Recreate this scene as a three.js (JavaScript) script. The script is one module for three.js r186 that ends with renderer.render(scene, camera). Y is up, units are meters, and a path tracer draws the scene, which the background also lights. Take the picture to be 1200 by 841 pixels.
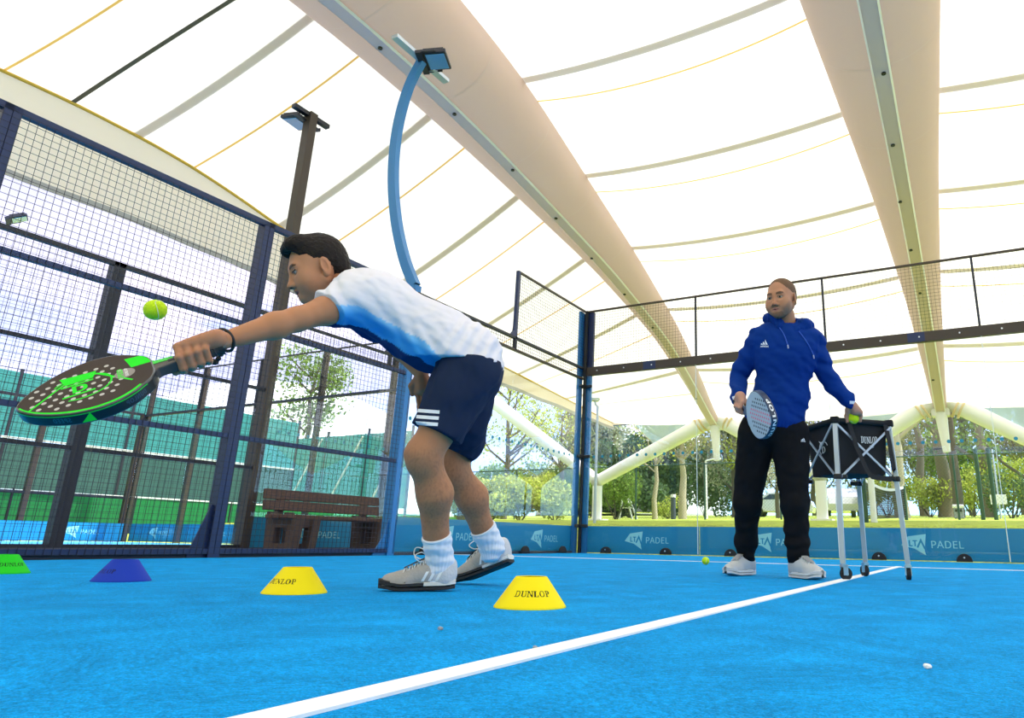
import * as THREE from 'three';
import { Sky } from 'three/addons/objects/Sky.js';
import { ImprovedNoise } from 'three/addons/math/ImprovedNoise.js';
import { mergeGeometries, mergeVertices } from 'three/addons/utils/BufferGeometryUtils.js';
import { RoundedBoxGeometry } from 'three/addons/geometries/RoundedBoxGeometry.js';
import { DecalGeometry } from 'three/addons/geometries/DecalGeometry.js';

// ---------------------------------------------------------------- camera, sky, sun, exposure
// Court axes: x along the back glass wall, y up, z from the back wall towards the net; origin in the corner of the glass.
const V = (x, y, z) => new THREE.Vector3(x, y, z);
const scene = new THREE.Scene();
const FOCAL = 806.7, CX = 735.7, CY = 404.3;               // pixels of the 1200 x 841 frame (the photograph is a crop: its optical axis is off centre)
const camera = new THREE.PerspectiveCamera(2 * Math.atan(420.5 / FOCAL) * 180 / Math.PI, 1200 / 841, 0.05, 400);
camera.position.set(5.6637, 0.178, 9.8288);
camera.rotation.set(0.278276, 0.458502, 0.016275, 'YXZ');
camera.setViewOffset(1200, 841, 600 - CX, 420.5 - CY, 1200, 841);
camera.updateMatrixWorld(true);
scene.add(camera);

const sunDir = V(0.46, 0.88, -0.14).normalize();
const sky = new Sky();
sky.scale.setScalar(1000);
sky.material.uniforms.turbidity.value = 4;
sky.material.uniforms.rayleigh.value = 0.8;
sky.material.uniforms.mieCoefficient.value = 0.004;
sky.material.uniforms.mieDirectionalG.value = 0.78;
sky.material.uniforms.sunPosition.value.copy(sunDir);
sky.material.uniforms.cloudCoverage.value = 0.95;
sky.material.uniforms.cloudDensity.value = 0.75;
sky.material.uniforms.cloudElevation.value = 0.6;
scene.add(sky);
const sun = new THREE.DirectionalLight(new THREE.Color(1, 0.93, 0.80), 16);
sun.position.copy(sunDir).multiplyScalar(60);
sun.castShadow = true;
sun.shadow.mapSize.set(4096, 4096);
Object.assign(sun.shadow.camera, { left: -45, right: 45, top: 45, bottom: -45, near: 1, far: 160 });
scene.add(sun, sun.target);

const renderer = new THREE.WebGLRenderer({ antialias: true });
renderer.toneMapping = THREE.LinearToneMapping;
renderer.toneMappingExposure = 0.45;
renderer.shadowMap.enabled = true;

// ---------------------------------------------------------------- helpers
let seed = 12345;
const rnd = () => { seed = (seed * 1664525 + 1013904223) >>> 0; return seed / 4294967296; };
const rr = (a, b) => a + (b - a) * rnd();
const noise = new ImprovedNoise();
const nz = (x, y, z) => noise.noise(x, y, z);
const camAxes = [V(), V(), V()]; camera.matrixWorld.extractBasis(...camAxes);
const [camR, camU, camB] = camAxes;                        // right, up and backwards of the camera
const C0 = camera.position.clone();
const P = (px, py, d) => C0.clone().addScaledVector(camR, (px - CX) / FOCAL * d).addScaledVector(camU, -(py - CY) / FOCAL * d).addScaledVector(camB, -d);
const hitAxis = (px, py, ax, val) => { const d = P(px, py, 1).sub(C0); return C0.clone().addScaledVector(d, (val - C0[ax]) / d[ax]); };
const G = (px, py, y = 0) => hitAxis(px, py, 'y', y);      // where a pixel's ray meets the floor

const taken = {};
const numbered = (n) => { const k = taken[n] = (taken[n] ?? -1) + 1; return k ? `${n}_${String(k).padStart(3, '0')}` : n; };
const shade = (m) => { m.castShadow = true; m.receiveShadow = true; return m; };
const tag = (o, label, category, group) => { o.userData.label = label; o.userData.category = category; if (group) o.userData.group = group; return o; };
const asStruct = (o) => { o.userData.kind = 'structure'; return o; };
function thing(name, label, category, pos = V(), group) { const o = new THREE.Group(); o.name = numbered(name); o.position.copy(pos); scene.add(o); return tag(o, label, category, group); }
function structure(name, pos = V()) { const o = new THREE.Group(); o.name = name; o.position.copy(pos); scene.add(o); return asStruct(o); }
function part(parent, name, geo, mat, label) { const m = shade(new THREE.Mesh(geo, mat)); m.name = name; parent.add(m); if (label) m.userData.label = label; return m; }
function solo(name, geo, mat, label, category, group) { const m = shade(new THREE.Mesh(geo, mat)); m.name = numbered(name); scene.add(m); return tag(m, label, category, group); }
const mat = (color, roughness = 0.7, metalness = 0, extra = {}) => new THREE.MeshPhysicalMaterial({ color, roughness, metalness, ...extra });
const lin = (r, g, b) => new THREE.Color().setRGB(r, g, b);
const box = (w, h, d, x = 0, y = 0, z = 0) => new THREE.BoxGeometry(w, h, d).translate(x, y, z);
const rbox = (w, h, d, r, x = 0, y = 0, z = 0, seg = 2) => new RoundedBoxGeometry(w, h, d, seg, r).translate(x, y, z);
const boxAt = (x0, x1, y0, y1, z0, z1) => box(x1 - x0, y1 - y0, z1 - z0, (x0 + x1) / 2, (y0 + y1) / 2, (z0 + z1) / 2);
const merge = (list) => mergeGeometries(list.map((g) => { const h = g.index ? g.toNonIndexed() : g; for (const k of Object.keys(h.attributes)) if (!['position', 'normal', 'uv'].includes(k)) h.deleteAttribute(k); return h; }));
function frame(xDir, yHint) { const x = xDir.clone().normalize(), z = V().crossVectors(x, yHint).normalize(), y = V().crossVectors(z, x); return new THREE.Matrix4().makeBasis(x, y, z); }
function bar(a, b, w, h = w, up = V(0, 1, 0)) {            // square bar from a to b
  const d = b.clone().sub(a), L = d.length(); if (Math.abs(d.clone().normalize().dot(up)) > 0.98) up = V(1, 0, 0);
  const g = new THREE.BoxGeometry(L, h, w); g.applyMatrix4(frame(d, up)); const c = a.clone().add(b).multiplyScalar(0.5); return g.translate(c.x, c.y, c.z);
}
function rod(a, b, r0, r1 = r0, n = 10) {                  // round bar from a to b
  const d = b.clone().sub(a), L = d.length(), g = new THREE.CylinderGeometry(r1, r0, L, n, 1);
  g.applyQuaternion(new THREE.Quaternion().setFromUnitVectors(V(0, 1, 0), d.normalize())); const c = a.clone().add(b).multiplyScalar(0.5); return g.translate(c.x, c.y, c.z);
}
const tube = (pts, r, seg = 24, rad = 6, closed = false) => new THREE.TubeGeometry(new THREE.CatmullRomCurve3(pts, closed), seg, r, rad, closed);
function interp(table, x) { if (x <= table[0][0]) return table[0][1]; for (let i = 1; i < table.length; i++) if (x <= table[i][0]) { const [a, u] = table[i - 1], [b, v] = table[i]; return u + (v - u) * (x - a) / (b - a); } return table[table.length - 1][1]; }
const smooth = (a, b, x) => { const t = Math.min(1, Math.max(0, (x - a) / (b - a))); return t * t * (3 - 2 * t); };
function canvasTex(w, h, draw, rep) { const c = document.createElement('canvas'); c.width = w; c.height = h; draw(c.getContext('2d'), w, h); const t = new THREE.CanvasTexture(c); t.colorSpace = THREE.SRGBColorSpace; t.magFilter = THREE.LinearFilter; if (rep) { t.wrapS = t.wrapT = THREE.RepeatWrapping; } return t; }
function dataTex(n, f, srgb = true) { const d = new Uint8Array(n * n * 4); for (let j = 0; j < n; j++) for (let i = 0; i < n; i++) { const c = f(i / n, j / n); for (let k = 0; k < 3; k++) d[(j * n + i) * 4 + k] = Math.max(0, Math.min(255, c[k])); d[(j * n + i) * 4 + 3] = 255; } const t = new THREE.DataTexture(d, n, n); t.wrapS = t.wrapT = THREE.RepeatWrapping; t.magFilter = THREE.LinearFilter; t.minFilter = THREE.LinearMipmapLinearFilter; t.generateMipmaps = true; if (srgb) t.colorSpace = THREE.SRGBColorSpace; t.needsUpdate = true; return t; }
const tileNoise = (u, v, f, z) => { // noise that repeats over 0..1
  const a = u * 2 * Math.PI, b = v * 2 * Math.PI, R = f / (2 * Math.PI); return nz(Math.cos(a) * R + 7 + z, Math.sin(a) * R + Math.cos(b) * R * 1.31 + 3, Math.sin(b) * R * 1.17 + z); };
function planarUV(g, su = 1, ax = 'x', ay = 'z') { const p = g.attributes.position, uv = new Float32Array(p.count * 2), I = { x: 0, y: 1, z: 2 }; for (let i = 0; i < p.count; i++) { uv[2 * i] = p.array[i * 3 + I[ax]] * su; uv[2 * i + 1] = p.array[i * 3 + I[ay]] * su; } g.setAttribute('uv', new THREE.BufferAttribute(uv, 2)); return g; }
function grid(nu, nv, f) {                                  // a surface from f(u, v), u and v from 0 to 1
  const pos = [], uv = [], idx = [];
  for (let j = 0; j <= nv; j++) for (let i = 0; i <= nu; i++) { const p = f(i / nu, j / nv); pos.push(p.x, p.y, p.z); uv.push(i / nu, j / nv); }
  for (let j = 0; j < nv; j++) for (let i = 0; i < nu; i++) { const a = j * (nu + 1) + i, b = a + 1, c = a + nu + 1, d = c + 1; idx.push(a, b, d, a, d, c); }
  const g = new THREE.BufferGeometry(); g.setAttribute('position', new THREE.Float32BufferAttribute(pos, 3)); g.setAttribute('uv', new THREE.Float32BufferAttribute(uv, 2)); g.setIndex(idx); g.computeVertexNormals(); return g;
}
// ---------------------------------------------------------------- materials of the place
const turfTex = dataTex(512, (u, v) => { const a = tileNoise(u, v, 90, 1) * 0.5 + rnd() - 0.5, b = tileNoise(u, v, 7, 5), k = 1 + 0.26 * a + 0.10 * b; return [1 + 2 * rnd(), 150 * k, 222 * k]; });
const turfBump = dataTex(512, (u, v) => { const a = 128 + 110 * (rnd() - 0.5) + 90 * tileNoise(u, v, 80, 2); return [a, a, a]; }, false);
turfTex.repeat.set(1 / 0.9, 1 / 0.9); turfBump.repeat.set(1 / 0.45, 1 / 0.45);
const M = {
  turf: mat(0xffffff, 0.95, 0, { map: turfTex, bumpMap: turfBump, bumpScale: 0.006, specularIntensity: 0.25 }),
  turfNext: mat(lin(0.06, 0.42, 0.86), 0.9),
  lineWhite: mat(lin(0.86, 0.87, 0.86), 0.9),
  paving: mat(lin(0.24, 0.27, 0.34), 0.9),
  kerb: mat(lin(0.05, 0.055, 0.075), 0.8),
  navy: mat(lin(0.010, 0.022, 0.08), 0.42, 0.1),
  blueSteel: mat(lin(0.02, 0.18, 0.44), 0.38, 0.1),
  darkSteel: mat(lin(0.02, 0.02, 0.03), 0.5, 0.15),
  brownSteel: mat(lin(0.055, 0.036, 0.025), 0.5, 0.15),
  wire: mat(lin(0.016, 0.018, 0.03), 0.55, 0.2),
  black: mat(lin(0.012, 0.012, 0.013), 0.5),
  rubber: mat(lin(0.015, 0.015, 0.016), 0.85),
  chrome: mat(lin(0.72, 0.74, 0.78), 0.28, 0.9),
  alu: mat(lin(0.50, 0.54, 0.60), 0.38, 0.55),
  glass: mat(lin(0.97, 0.99, 0.985), 0.0, 0, { transmission: 1, thickness: 0, ior: 1.5, specularIntensity: 0.6 }),
  dot: mat(lin(0.02, 0.26, 0.36), 0.6),
  white: mat(lin(0.82, 0.82, 0.81), 0.55),
  whiteSteel: mat(lin(0.84, 0.82, 0.78), 0.5),
};
const fabric = (c, t, extra = {}) => new THREE.MeshPhysicalMaterial({ color: c, roughness: 1, transmission: t, thickness: 0, specularIntensity: 0.1, side: THREE.DoubleSide, ...extra });
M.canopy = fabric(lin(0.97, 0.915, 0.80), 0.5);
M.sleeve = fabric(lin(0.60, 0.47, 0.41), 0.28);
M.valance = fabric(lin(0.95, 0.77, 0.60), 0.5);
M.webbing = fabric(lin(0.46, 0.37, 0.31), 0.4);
M.net = fabric(lin(0.42, 0.52, 0.50), 0.6, { transparent: true, opacity: 0.75 });
M.seam = fabric(lin(0.80, 0.55, 0.16), 0.55);

// ---------------------------------------------------------------- court floor and its lines
const floor = part(scene, 'floor', planarUV(boxAt(0, 10.6, -0.2, 0, 0, 12.5)), M.turf); asStruct(floor);
part(floor, 'court_line', boxAt(4.975, 5.025, 0, 0.004, 2.85, 12), M.lineWhite, 'white painted centre line');
part(floor, 'court_line', boxAt(0.01, 10, 0, 0.004, 3.0, 3.05), M.lineWhite, 'thin white painted service line');
const floorNext = part(scene, 'floor_next_court', boxAt(-12.4, -2.4, -0.2, -0.005, 0, 12.5), M.turfNext); asStruct(floorNext);
const passage = part(scene, 'floor_passage', boxAt(-2.4, 0, -0.2, -0.01, -0.2, 12.5), M.paving); asStruct(passage);
for (const [n, x] of [['trim_1', -0.09], ['trim_2', -2.4]]) asStruct(part(scene, n, boxAt(x - 0.05, x + 0.05, -0.02, 0.035, 0.02, 12.5), M.kerb));

// ---------------------------------------------------------------- wire mesh, glass walls and fences
function wireGeo(o, u, v, w, h, s = 0.05, t = 0.003) {    // welded mesh from corner o along unit vectors u (w metres) and v (h metres)
  const list = [], nu = Math.round(w / s), nv = Math.round(h / s);
  for (let i = 0; i <= nu; i++) { const a = o.clone().addScaledVector(u, w * i / nu); list.push(bar(a, a.clone().addScaledVector(v, h), t)); }
  for (let j = 0; j <= nv; j++) { const a = o.clone().addScaledVector(v, h * j / nv); list.push(bar(a, a.clone().addScaledVector(u, w), t)); }
  return merge(list);
}
function wirePart(parent, ...a) { const m = part(parent, 'wire_mesh', wireGeo(...a), M.wire); m.userData.kind = 'stuff'; return m; }
const X = V(1, 0, 0), Y = V(0, 1, 0), Z = V(0, 0, 1);
const dotGeoX = new THREE.CylinderGeometry(0.024, 0.024, 0.002, 10).rotateX(Math.PI / 2), dotGeoZ = new THREE.CylinderGeometry(0.024, 0.024, 0.002, 10).rotateZ(Math.PI / 2);
const discGeo = (() => { const s = new THREE.Shape(); s.absarc(0, 0, 0.085, 0, Math.PI, false); s.closePath(); return new THREE.ExtrudeGeometry(s, { depth: 0.03, bevelEnabled: true, bevelSize: 0.006, bevelThickness: 0.006, bevelSegments: 1, curveSegments: 12 }); })();
const boltGeo = new THREE.CylinderGeometry(0.011, 0.011, 0.012, 8);

// back wall: five panes of three metres, a beam and a metre of mesh on top
function backWall(name, x0, panes, detail) {
  const w = structure(name, V(x0, 0, 0));
  for (let k = 0; k < panes; k++) {
    const p = part(w, 'glass_pane', boxAt(k * 2 + 0.004 + (k ? 0 : 0.05), k * 2 + 1.996, 0.02, 2.88, -0.012, 0), M.glass, 'clear tempered glass pane with a row of small blue dots');
    if (detail) for (let i = 0; i < 13; i++) { const x = k * 2 + 0.08 + i * 0.1545 + 0.0; if (x < k * 2 + 1.96 && (k || i > 0)) { const d = part(p, 'dot', dotGeoX, M.dot); d.position.set(x, 1.495, 0.0015); } }
    if (detail) for (const x of [0.5, 1.5]) { const d = part(w, 'base_clamp', discGeo, M.rubber, 'black rubber half disc clamping the pane'); d.position.set(k * 2 + x, 0.012, 0.002); const b = part(d, 'bolt', boltGeo, M.chrome); b.rotation.x = Math.PI / 2; b.position.set(0, 0.045, 0.04); }
    if (detail && k) part(w, 'joint', boxAt(k * 2 - 0.004, k * 2 + 0.004, 0.02, 2.88, -0.011, -0.001), mat(lin(0.8, 0.85, 0.85), 0.6));
    part(w, 'beam', boxAt(k * 2, k * 2 + 2, detail ? 2.86 : 2.95, 3.0, -0.07, 0.01), detail ? M.brownSteel : M.darkSteel);
    if (detail) for (const x of [0.25, 0.75, 1.25, 1.75]) { const b = part(w, 'bolt', boltGeo, M.chrome); b.rotation.x = Math.PI / 2; b.position.set(k * 2 + x, 2.93, 0.012); }
    if (detail) part(w, 'bracket', boxAt(k * 2 + 1.1, k * 2 + 1.32, 2.862, 2.998, 0.0105, 0.014), M.navy);
    wirePart(w, V(k * 2, 3.0, -0.03), X, Y, 2, 1, 0.05, detail ? 0.0028 : 0.002);
    part(w, 'mesh_post', boxAt(k * 2 + 1.985, k * 2 + 2.015, 3, 4.0, -0.045, -0.015), M.darkSteel);
    part(w, 'top_rail', boxAt(k * 2, k * 2 + 2, 3.985, 4.015, -0.045, -0.015), M.brownSteel);
  }
  return w;
}
const wallBack = backWall('wall_back', 0, 5, true);
// corner: two blue flats behind the glass, black joint and clamps
part(wallBack, 'corner_post', boxAt(0.0, 0.12, 0, 2.86, -0.075, -0.03), M.blueSteel, 'blue steel corner post behind the glass');
part(wallBack, 'upper_post', boxAt(-0.06, 0.14, 2.86, 3.98, -0.08, -0.03), M.navy, 'navy upper corner post');
part(wallBack, 'corner_joint', boxAt(0.008, 0.05, 0.0, 4.0, 0.0, 0.04), M.black, 'black joint in the corner of the glass');
for (const y of [0.41, 1.5, 2.66]) { part(wallBack, 'corner_clamp', rbox(0.2, 0.05, 0.035, 0.012, 0.075, y, 0.03), M.black); part(wallBack, 'corner_clamp', rbox(0.035, 0.05, 0.2, 0.012, 0.03, y, 0.075), M.black); }

function sideWall(name, x0, s, detail) {                    // s: +1 when the court lies towards +x
  const w = structure(name, V(x0, 0, 0));
  part(w, 'corner_post', boxAt(s > 0 ? -0.075 : 0.03, s > 0 ? -0.03 : 0.075, 0, 3.98, 0.0, 0.12), detail ? M.blueSteel : M.darkSteel);
  for (let k = 0; k < 2; k++) {
    const p = part(w, 'glass_pane', boxAt(s > 0 ? -0.012 : 0, s > 0 ? 0 : 0.012, 0.02, 2.8, k * 2 + (k ? 0.004 : 0.05), k * 2 + 1.996), M.glass, 'clear tempered side pane with a row of small blue dots');
    for (let i = k ? 0 : 1; i < 13; i++) { const d = part(p, 'dot', dotGeoZ, M.dot); d.position.set(0.0015 * s, 1.495, k * 2 + 0.08 + i * 0.1545); }
    if (detail) for (const z of [0.5, 1.5]) { const d = part(w, 'base_clamp', discGeo, M.rubber, 'black rubber half disc clamping the pane'); d.rotation.y = Math.PI / 2; d.position.set(0.002, 0.012, k * 2 + z); }
    part(w, 'beam', boxAt(-0.04, 0.01, 2.965, 3.0, k * 2, k * 2 + 2), M.darkSteel);
    part(w, 'lower_rail', boxAt(-0.04, 0.01, 2.79, 2.82, k * 2, k * 2 + 2), M.brownSteel);
    wirePart(w, V(-0.015, 2.82, k * 2), Z, Y, 2, 0.15, 0.05, 0.0038);
    part(w, 'mesh_post', boxAt(-0.04, 0.01, 2.8, 3.0, k * 2 + 1.98, k * 2 + 2.02), M.darkSteel);
  }
  wirePart(w, V(-0.015, 3.0, 0), Z, Y, 2, 1, 0.05, 0.0028);
  part(w, 'top_rail', boxAt(-0.03, 0.0, 3.985, 4.015, 0, 2.0), M.brownSteel);
  const s0 = new THREE.Shape([[0, 0], [0.13, 0], [0.06, 0.08], [0.05, 0.16], [0.05, 1.01], [0, 1.01]].map(([a, b]) => new THREE.Vector2(a, b)));
  part(w, 'end_post', new THREE.ExtrudeGeometry(s0, { depth: 0.05, bevelEnabled: false }).rotateY(-Math.PI / 2).translate(0.01, 3.0, 1.99), M.navy, 'navy end post of the raised mesh with a flared foot');
  return w;
}
sideWall('wall_left', 0, 1, true);

// banners outside the glass foot
const bannerTex = (flip) => canvasTex(1024, 205, (c, w, h) => {
  c.fillStyle = 'rgb(0,128,174)'; c.fillRect(0, 0, w, h);
  for (let i = 0; i < 900; i++) { c.fillStyle = `rgba(${rnd() < 0.5 ? '255,255,255' : '0,20,50'},0.025)`; c.fillRect(rnd() * w, rnd() * h, 2 + rnd() * 30, 1 + rnd() * 2); }
  if (flip) { c.translate(w, 0); c.scale(-1, 1); }
  c.translate(395, 34); c.fillStyle = 'rgb(150,212,218)';
  c.beginPath(); c.moveTo(0, 78); c.lineTo(46, 20); c.lineTo(158, 4); c.lineTo(142, 112); c.lineTo(0, 78); c.fill();
  c.beginPath(); c.moveTo(80, 97); c.lineTo(142, 112); c.lineTo(150, 140); c.closePath(); c.fill();
  c.fillStyle = 'rgb(0,128,174)'; c.font = 'bold 54px sans-serif'; c.fillText('L', 44, 83); c.fillText('T', 72, 83);
  c.lineWidth = 11; c.strokeStyle = 'rgb(0,128,174)'; c.lineJoin = 'miter'; c.beginPath(); c.moveTo(100, 90); c.lineTo(124, 44); c.lineTo(146, 100); c.stroke();
  c.fillStyle = 'rgb(150,212,218)'; c.font = '62px sans-serif'; c.save(); c.scale(1.12, 1); c.fillText('PADEL', 160, 92); c.restore();
});
const bannerFront = mat(0xffffff, 0.6, 0, { map: bannerTex(false) }), bannerFlip = mat(0xffffff, 0.6, 0, { map: bannerTex(true) }), bannerBlue = mat(new THREE.Color('rgb(0,128,174)'), 0.6);
function banner(pos, turn, label, group) {
  const g = new THREE.BoxGeometry(1.99, 0.4, 0.006).translate(0, 0.2, 0);
  const m = shade(new THREE.Mesh(g, [bannerBlue, bannerBlue, bannerBlue, bannerBlue, bannerFront, bannerFlip])); m.name = numbered('banner'); m.position.copy(pos); m.rotation.y = turn; scene.add(m);
  return tag(m, label, 'banner', group);
}
['beside the corner post', 'behind the coach legs', 'behind the ball cart castors', 'past the ball cart', 'near its far end'].forEach((w, k) => banner(V(k * 2 + 1, 0.01, -0.085), 0, `blue lettered banner along foot of back glass wall ${w}`, 'banners behind the back glass'));
['beside the corner post', 'beside the curved floodlight post'].forEach((w, k) => banner(V(-0.085, 0.01, k * 2 + 1), Math.PI / 2, `blue lettered banner along foot of side glass wall ${w}`, 'banners behind the side glass'));
['past the end of the bench', 'right behind the bench'].forEach((w, k) => banner(V(-2.48, 0.01, k * 2 + 1), Math.PI / 2, `blue lettered banner on neighbouring court glass ${w}`, 'banners of the neighbouring court'));

function fence(name, label, x0, posts, mid, steel, postW, gusset) { // side fence along z with posts, three rails and mesh
  const f = thing(name, label, 'fence', V(x0, 0, 0));
  for (let i = 0; i < posts.length; i++) {
    const z = posts[i];
    if (i) part(f, 'post', boxAt(-postW, 0, 0, 3.02, z - postW / 2, z + postW / 2), steel);
    if (i && gusset) { const s = new THREE.Shape([[0, 0], [0.16, 0], [0.02, 0.42], [0, 0.42]].map(([a, b]) => new THREE.Vector2(a, b))); part(f, 'gusset', new THREE.ExtrudeGeometry(s, { depth: 0.012, bevelEnabled: false }).rotateY(-Math.PI / 2).translate(-0.03, 0, z + postW / 2), steel); }
    if (i === posts.length - 1) break;
    const z1 = posts[i + 1], L = z1 - z;
    for (const y of [0.05, ...mid]) part(f, 'rail', boxAt(-0.045, -0.005, y - 0.02, y + 0.02, z, z1), steel);
    part(f, 'top_rail', boxAt(-0.05, 0, 2.97, 3.02, z, z1), steel);
    wirePart(f, V(0.0, 0.03, z), Z, Y, L, 2.95, 0.05, gusset ? 0.0028 : 0.002);
  }
  return f;
}
fence('mesh_fence', 'navy welded mesh court fence with posts and rails left of the glass', 0, [4.06, 6, 8, 10, 12], [1.0, 2.0], M.navy, 0.1, true);

// neighbouring court, seen through the fence
sideWall('wall_next_side', -2.4, -1, false);
const nextBack = backWall('wall_next_back', -12.4, 5, false);
for (let k = 0; k < 6; k++) part(nextBack, 'post', boxAt(k * 2 - 0.05, k * 2 + 0.05, 0, 4, -0.14, -0.05), M.brownSteel);
fence('mesh_fence', 'dark framed mesh fence of the neighbouring court beyond the passage', -2.4, [4, 6, 8, 10], [1.0, 2.0], M.darkSteel, 0.12, false);
{
  const f = thing('mesh_fence', 'distant far side fence of neighbouring court with brown posts', 'fence', V(-12.4, 0, 0));
  for (let k = 0; k <= 5; k++) part(f, 'post', boxAt(-0.1, 0, 0, 3, k * 2 - 0.05, k * 2 + 0.05), M.brownSteel);
  for (const y of [0.05, 1, 2, 3]) part(f, 'rail', boxAt(-0.07, -0.02, y - 0.03, y + 0.03, 0, 10), M.darkSteel);
  const m = part(f, 'wire_mesh', wireGeo(V(0, 0.03, 0), Z, Y, 10, 2.95, 0.1, 0.003), M.wire); m.userData.kind = 'stuff';
}
// ---------------------------------------------------------------- tent roof
const BEAM = [[-11.6, 3.73], [-9.57, 4.75], [-7.43, 5.67], [-4, 6.47], [-1, 6.91], [0.65, 7.15], [2.25, 7.31], [3.85, 7.39], [4.2, 7.39], [4.55, 7.39], [6.15, 7.31], [7.75, 7.15], [9.4, 6.91], [12.4, 6.47], [15.8, 5.67], [18, 4.75], [20, 3.73]];
const HALF = [[-11.6, 0.16], [-10, 0.26], [-7, 0.42], [-3, 0.66], [1.5, 0.98], [4.2, 1.05], [7, 0.98], [12, 0.66], [16, 0.42], [20, 0.16]];
const EAVE = [[-11.6, 4.2], [-2, 4.95], [1.89, 5.69], [2.81, 5.88], [3.72, 6.09], [4.63, 6.14], [5.64, 6.18], [6.5, 6.14], [9, 5.95], [20, 4.2]];
const HEM = [[-11.6, 4.0], [-2, 4.31], [2.62, 4.71], [4, 4.79], [6.2, 4.78], [12, 4.6], [20, 3.9]];
const smoothTab = (t, z) => (interp(t, z - 0.8) + 2 * interp(t, z) + interp(t, z + 0.8)) / 4;
const railY = (z) => smoothTab(BEAM, z), halfW = (z) => smoothTab(HALF, z), roofY = (z) => railY(z) + 0.8 * halfW(z) + 0.05;
const BEAMS = [-1.66, 5.12, 11.9], Z0 = -11.6, Z1 = 20;
const eaveX = -5.45, eaveY = (z) => smoothTab(EAVE, z);
const zOf = (v) => Z0 + (Z1 - Z0) * v;
function bayPoint(kind, u, z) {                              // kind 0: eave to first beam; 1, 2: between beams; 3: outer half bay
  if (kind === 0) { const xb = BEAMS[0] - halfW(z), yb = roofY(z), ye = eaveY(z); return V(eaveX + (xb - eaveX) * u, ye + (yb - ye) * u - 0.10 * 4 * u * (1 - u), z); }
  if (kind === 3) { const xb = BEAMS[2] + halfW(z), yb = roofY(z); return V(xb + 3.4 * u, yb - 1.2 * u, z); }
  const xa = BEAMS[kind - 1] + halfW(z), xb = BEAMS[kind] - halfW(z); return V(xa + (xb - xa) * u, roofY(z) - 0.16 * 4 * u * (1 - u), z);
}
const roof = structure('ceiling');
const ribZ = [];
for (let z = -9.2; z < 19; z += 2.62) ribZ.push(z);
for (const kind of [0, 1, 2, 3]) {
  part(roof, 'roof_fabric', grid(24, 90, (u, v) => bayPoint(kind, u, zOf(v))), M.canopy, 'translucent cream roof membrane');
  for (const z of ribZ) {
    part(roof, 'purlin', grid(20, 1, (u, v) => bayPoint(kind, u, z + (kind ? 0 : 0.85 * (1 - u)) + (v - 0.5) * 0.14).add(V(0, 0.02, 0))), M.webbing);
    if (kind < 3) part(roof, 'seam', grid(20, 1, (u, v) => { const w = kind ? -0.5 - 0.12 * 4 * u * (1 - u) : -0.95 + 0.9 * (1 - u); return bayPoint(kind, u, z + w + (v - 0.5) * 0.035).add(V(0, -0.012, 0)); }), M.seam, 'yellowish welded seam');
  }
}
// strip of membrane above each beam, its rounded sleeve below, and the steel rail
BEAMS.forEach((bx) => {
  part(roof, 'roof_fabric', grid(4, 90, (u, v) => { const z = zOf(v); return V(bx + (u * 2 - 1) * halfW(z), roofY(z) + 0.12 * halfW(z) * (1 - (u * 2 - 1) ** 2), z); }), M.canopy);
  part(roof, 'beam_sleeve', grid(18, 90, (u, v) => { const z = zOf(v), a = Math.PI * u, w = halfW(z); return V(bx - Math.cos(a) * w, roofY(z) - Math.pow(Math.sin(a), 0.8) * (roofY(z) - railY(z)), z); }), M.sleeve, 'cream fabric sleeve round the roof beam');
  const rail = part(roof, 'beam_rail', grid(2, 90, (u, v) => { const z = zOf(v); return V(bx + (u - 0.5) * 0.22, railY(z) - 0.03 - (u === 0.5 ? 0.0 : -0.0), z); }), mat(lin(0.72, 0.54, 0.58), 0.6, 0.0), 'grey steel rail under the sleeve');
  for (const s of [-1, 1]) part(roof, 'rail_edge', grid(1, 90, (u, v) => { const z = zOf(v); return V(bx + s * (0.11 + 0.03 * u), railY(z) - 0.04 + 0.03 * u, z); }), M.whiteSteel);
  const hole = new THREE.CylinderGeometry(0.035, 0.035, 0.03, 10);
  for (let z = -10; z < 9; z += 1.7) { const b = part(rail, 'bolt', hole, M.black); b.position.set(bx + (Math.round(z * 10) % 3 - 1) * 0.03, railY(z) - 0.035, z); }
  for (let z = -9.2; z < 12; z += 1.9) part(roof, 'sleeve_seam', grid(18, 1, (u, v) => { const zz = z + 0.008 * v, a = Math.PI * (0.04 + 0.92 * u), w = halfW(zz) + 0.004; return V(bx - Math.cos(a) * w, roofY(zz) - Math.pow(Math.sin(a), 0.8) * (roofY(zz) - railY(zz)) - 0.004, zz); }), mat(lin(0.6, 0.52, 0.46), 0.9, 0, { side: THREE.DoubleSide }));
});
// hanging valance along the left eave and its hem, yellow eave rope
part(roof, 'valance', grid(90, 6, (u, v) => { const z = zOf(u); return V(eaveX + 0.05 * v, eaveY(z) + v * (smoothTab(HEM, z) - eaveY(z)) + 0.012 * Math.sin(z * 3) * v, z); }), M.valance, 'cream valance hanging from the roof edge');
part(roof, 'valance_hem', grid(90, 1, (u, v) => { const z = zOf(u); return V(eaveX + 0.06, smoothTab(HEM, z) + 0.012 * Math.sin(z * 3) - 0.1 * v + 0.05, z); }), mat(lin(0.42, 0.40, 0.40), 0.8, 0, { side: THREE.DoubleSide }));
part(roof, 'eave_rope', new THREE.TubeGeometry(new THREE.CatmullRomCurve3(Array.from({ length: 60 }, (_, i) => { const z = zOf(i / 59); return V(eaveX + 0.02, eaveY(z) + 0.0, z); })), 120, 0.025, 6), mat(lin(0.72, 0.46, 0.06), 0.7), 'yellow edge rope');
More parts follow.
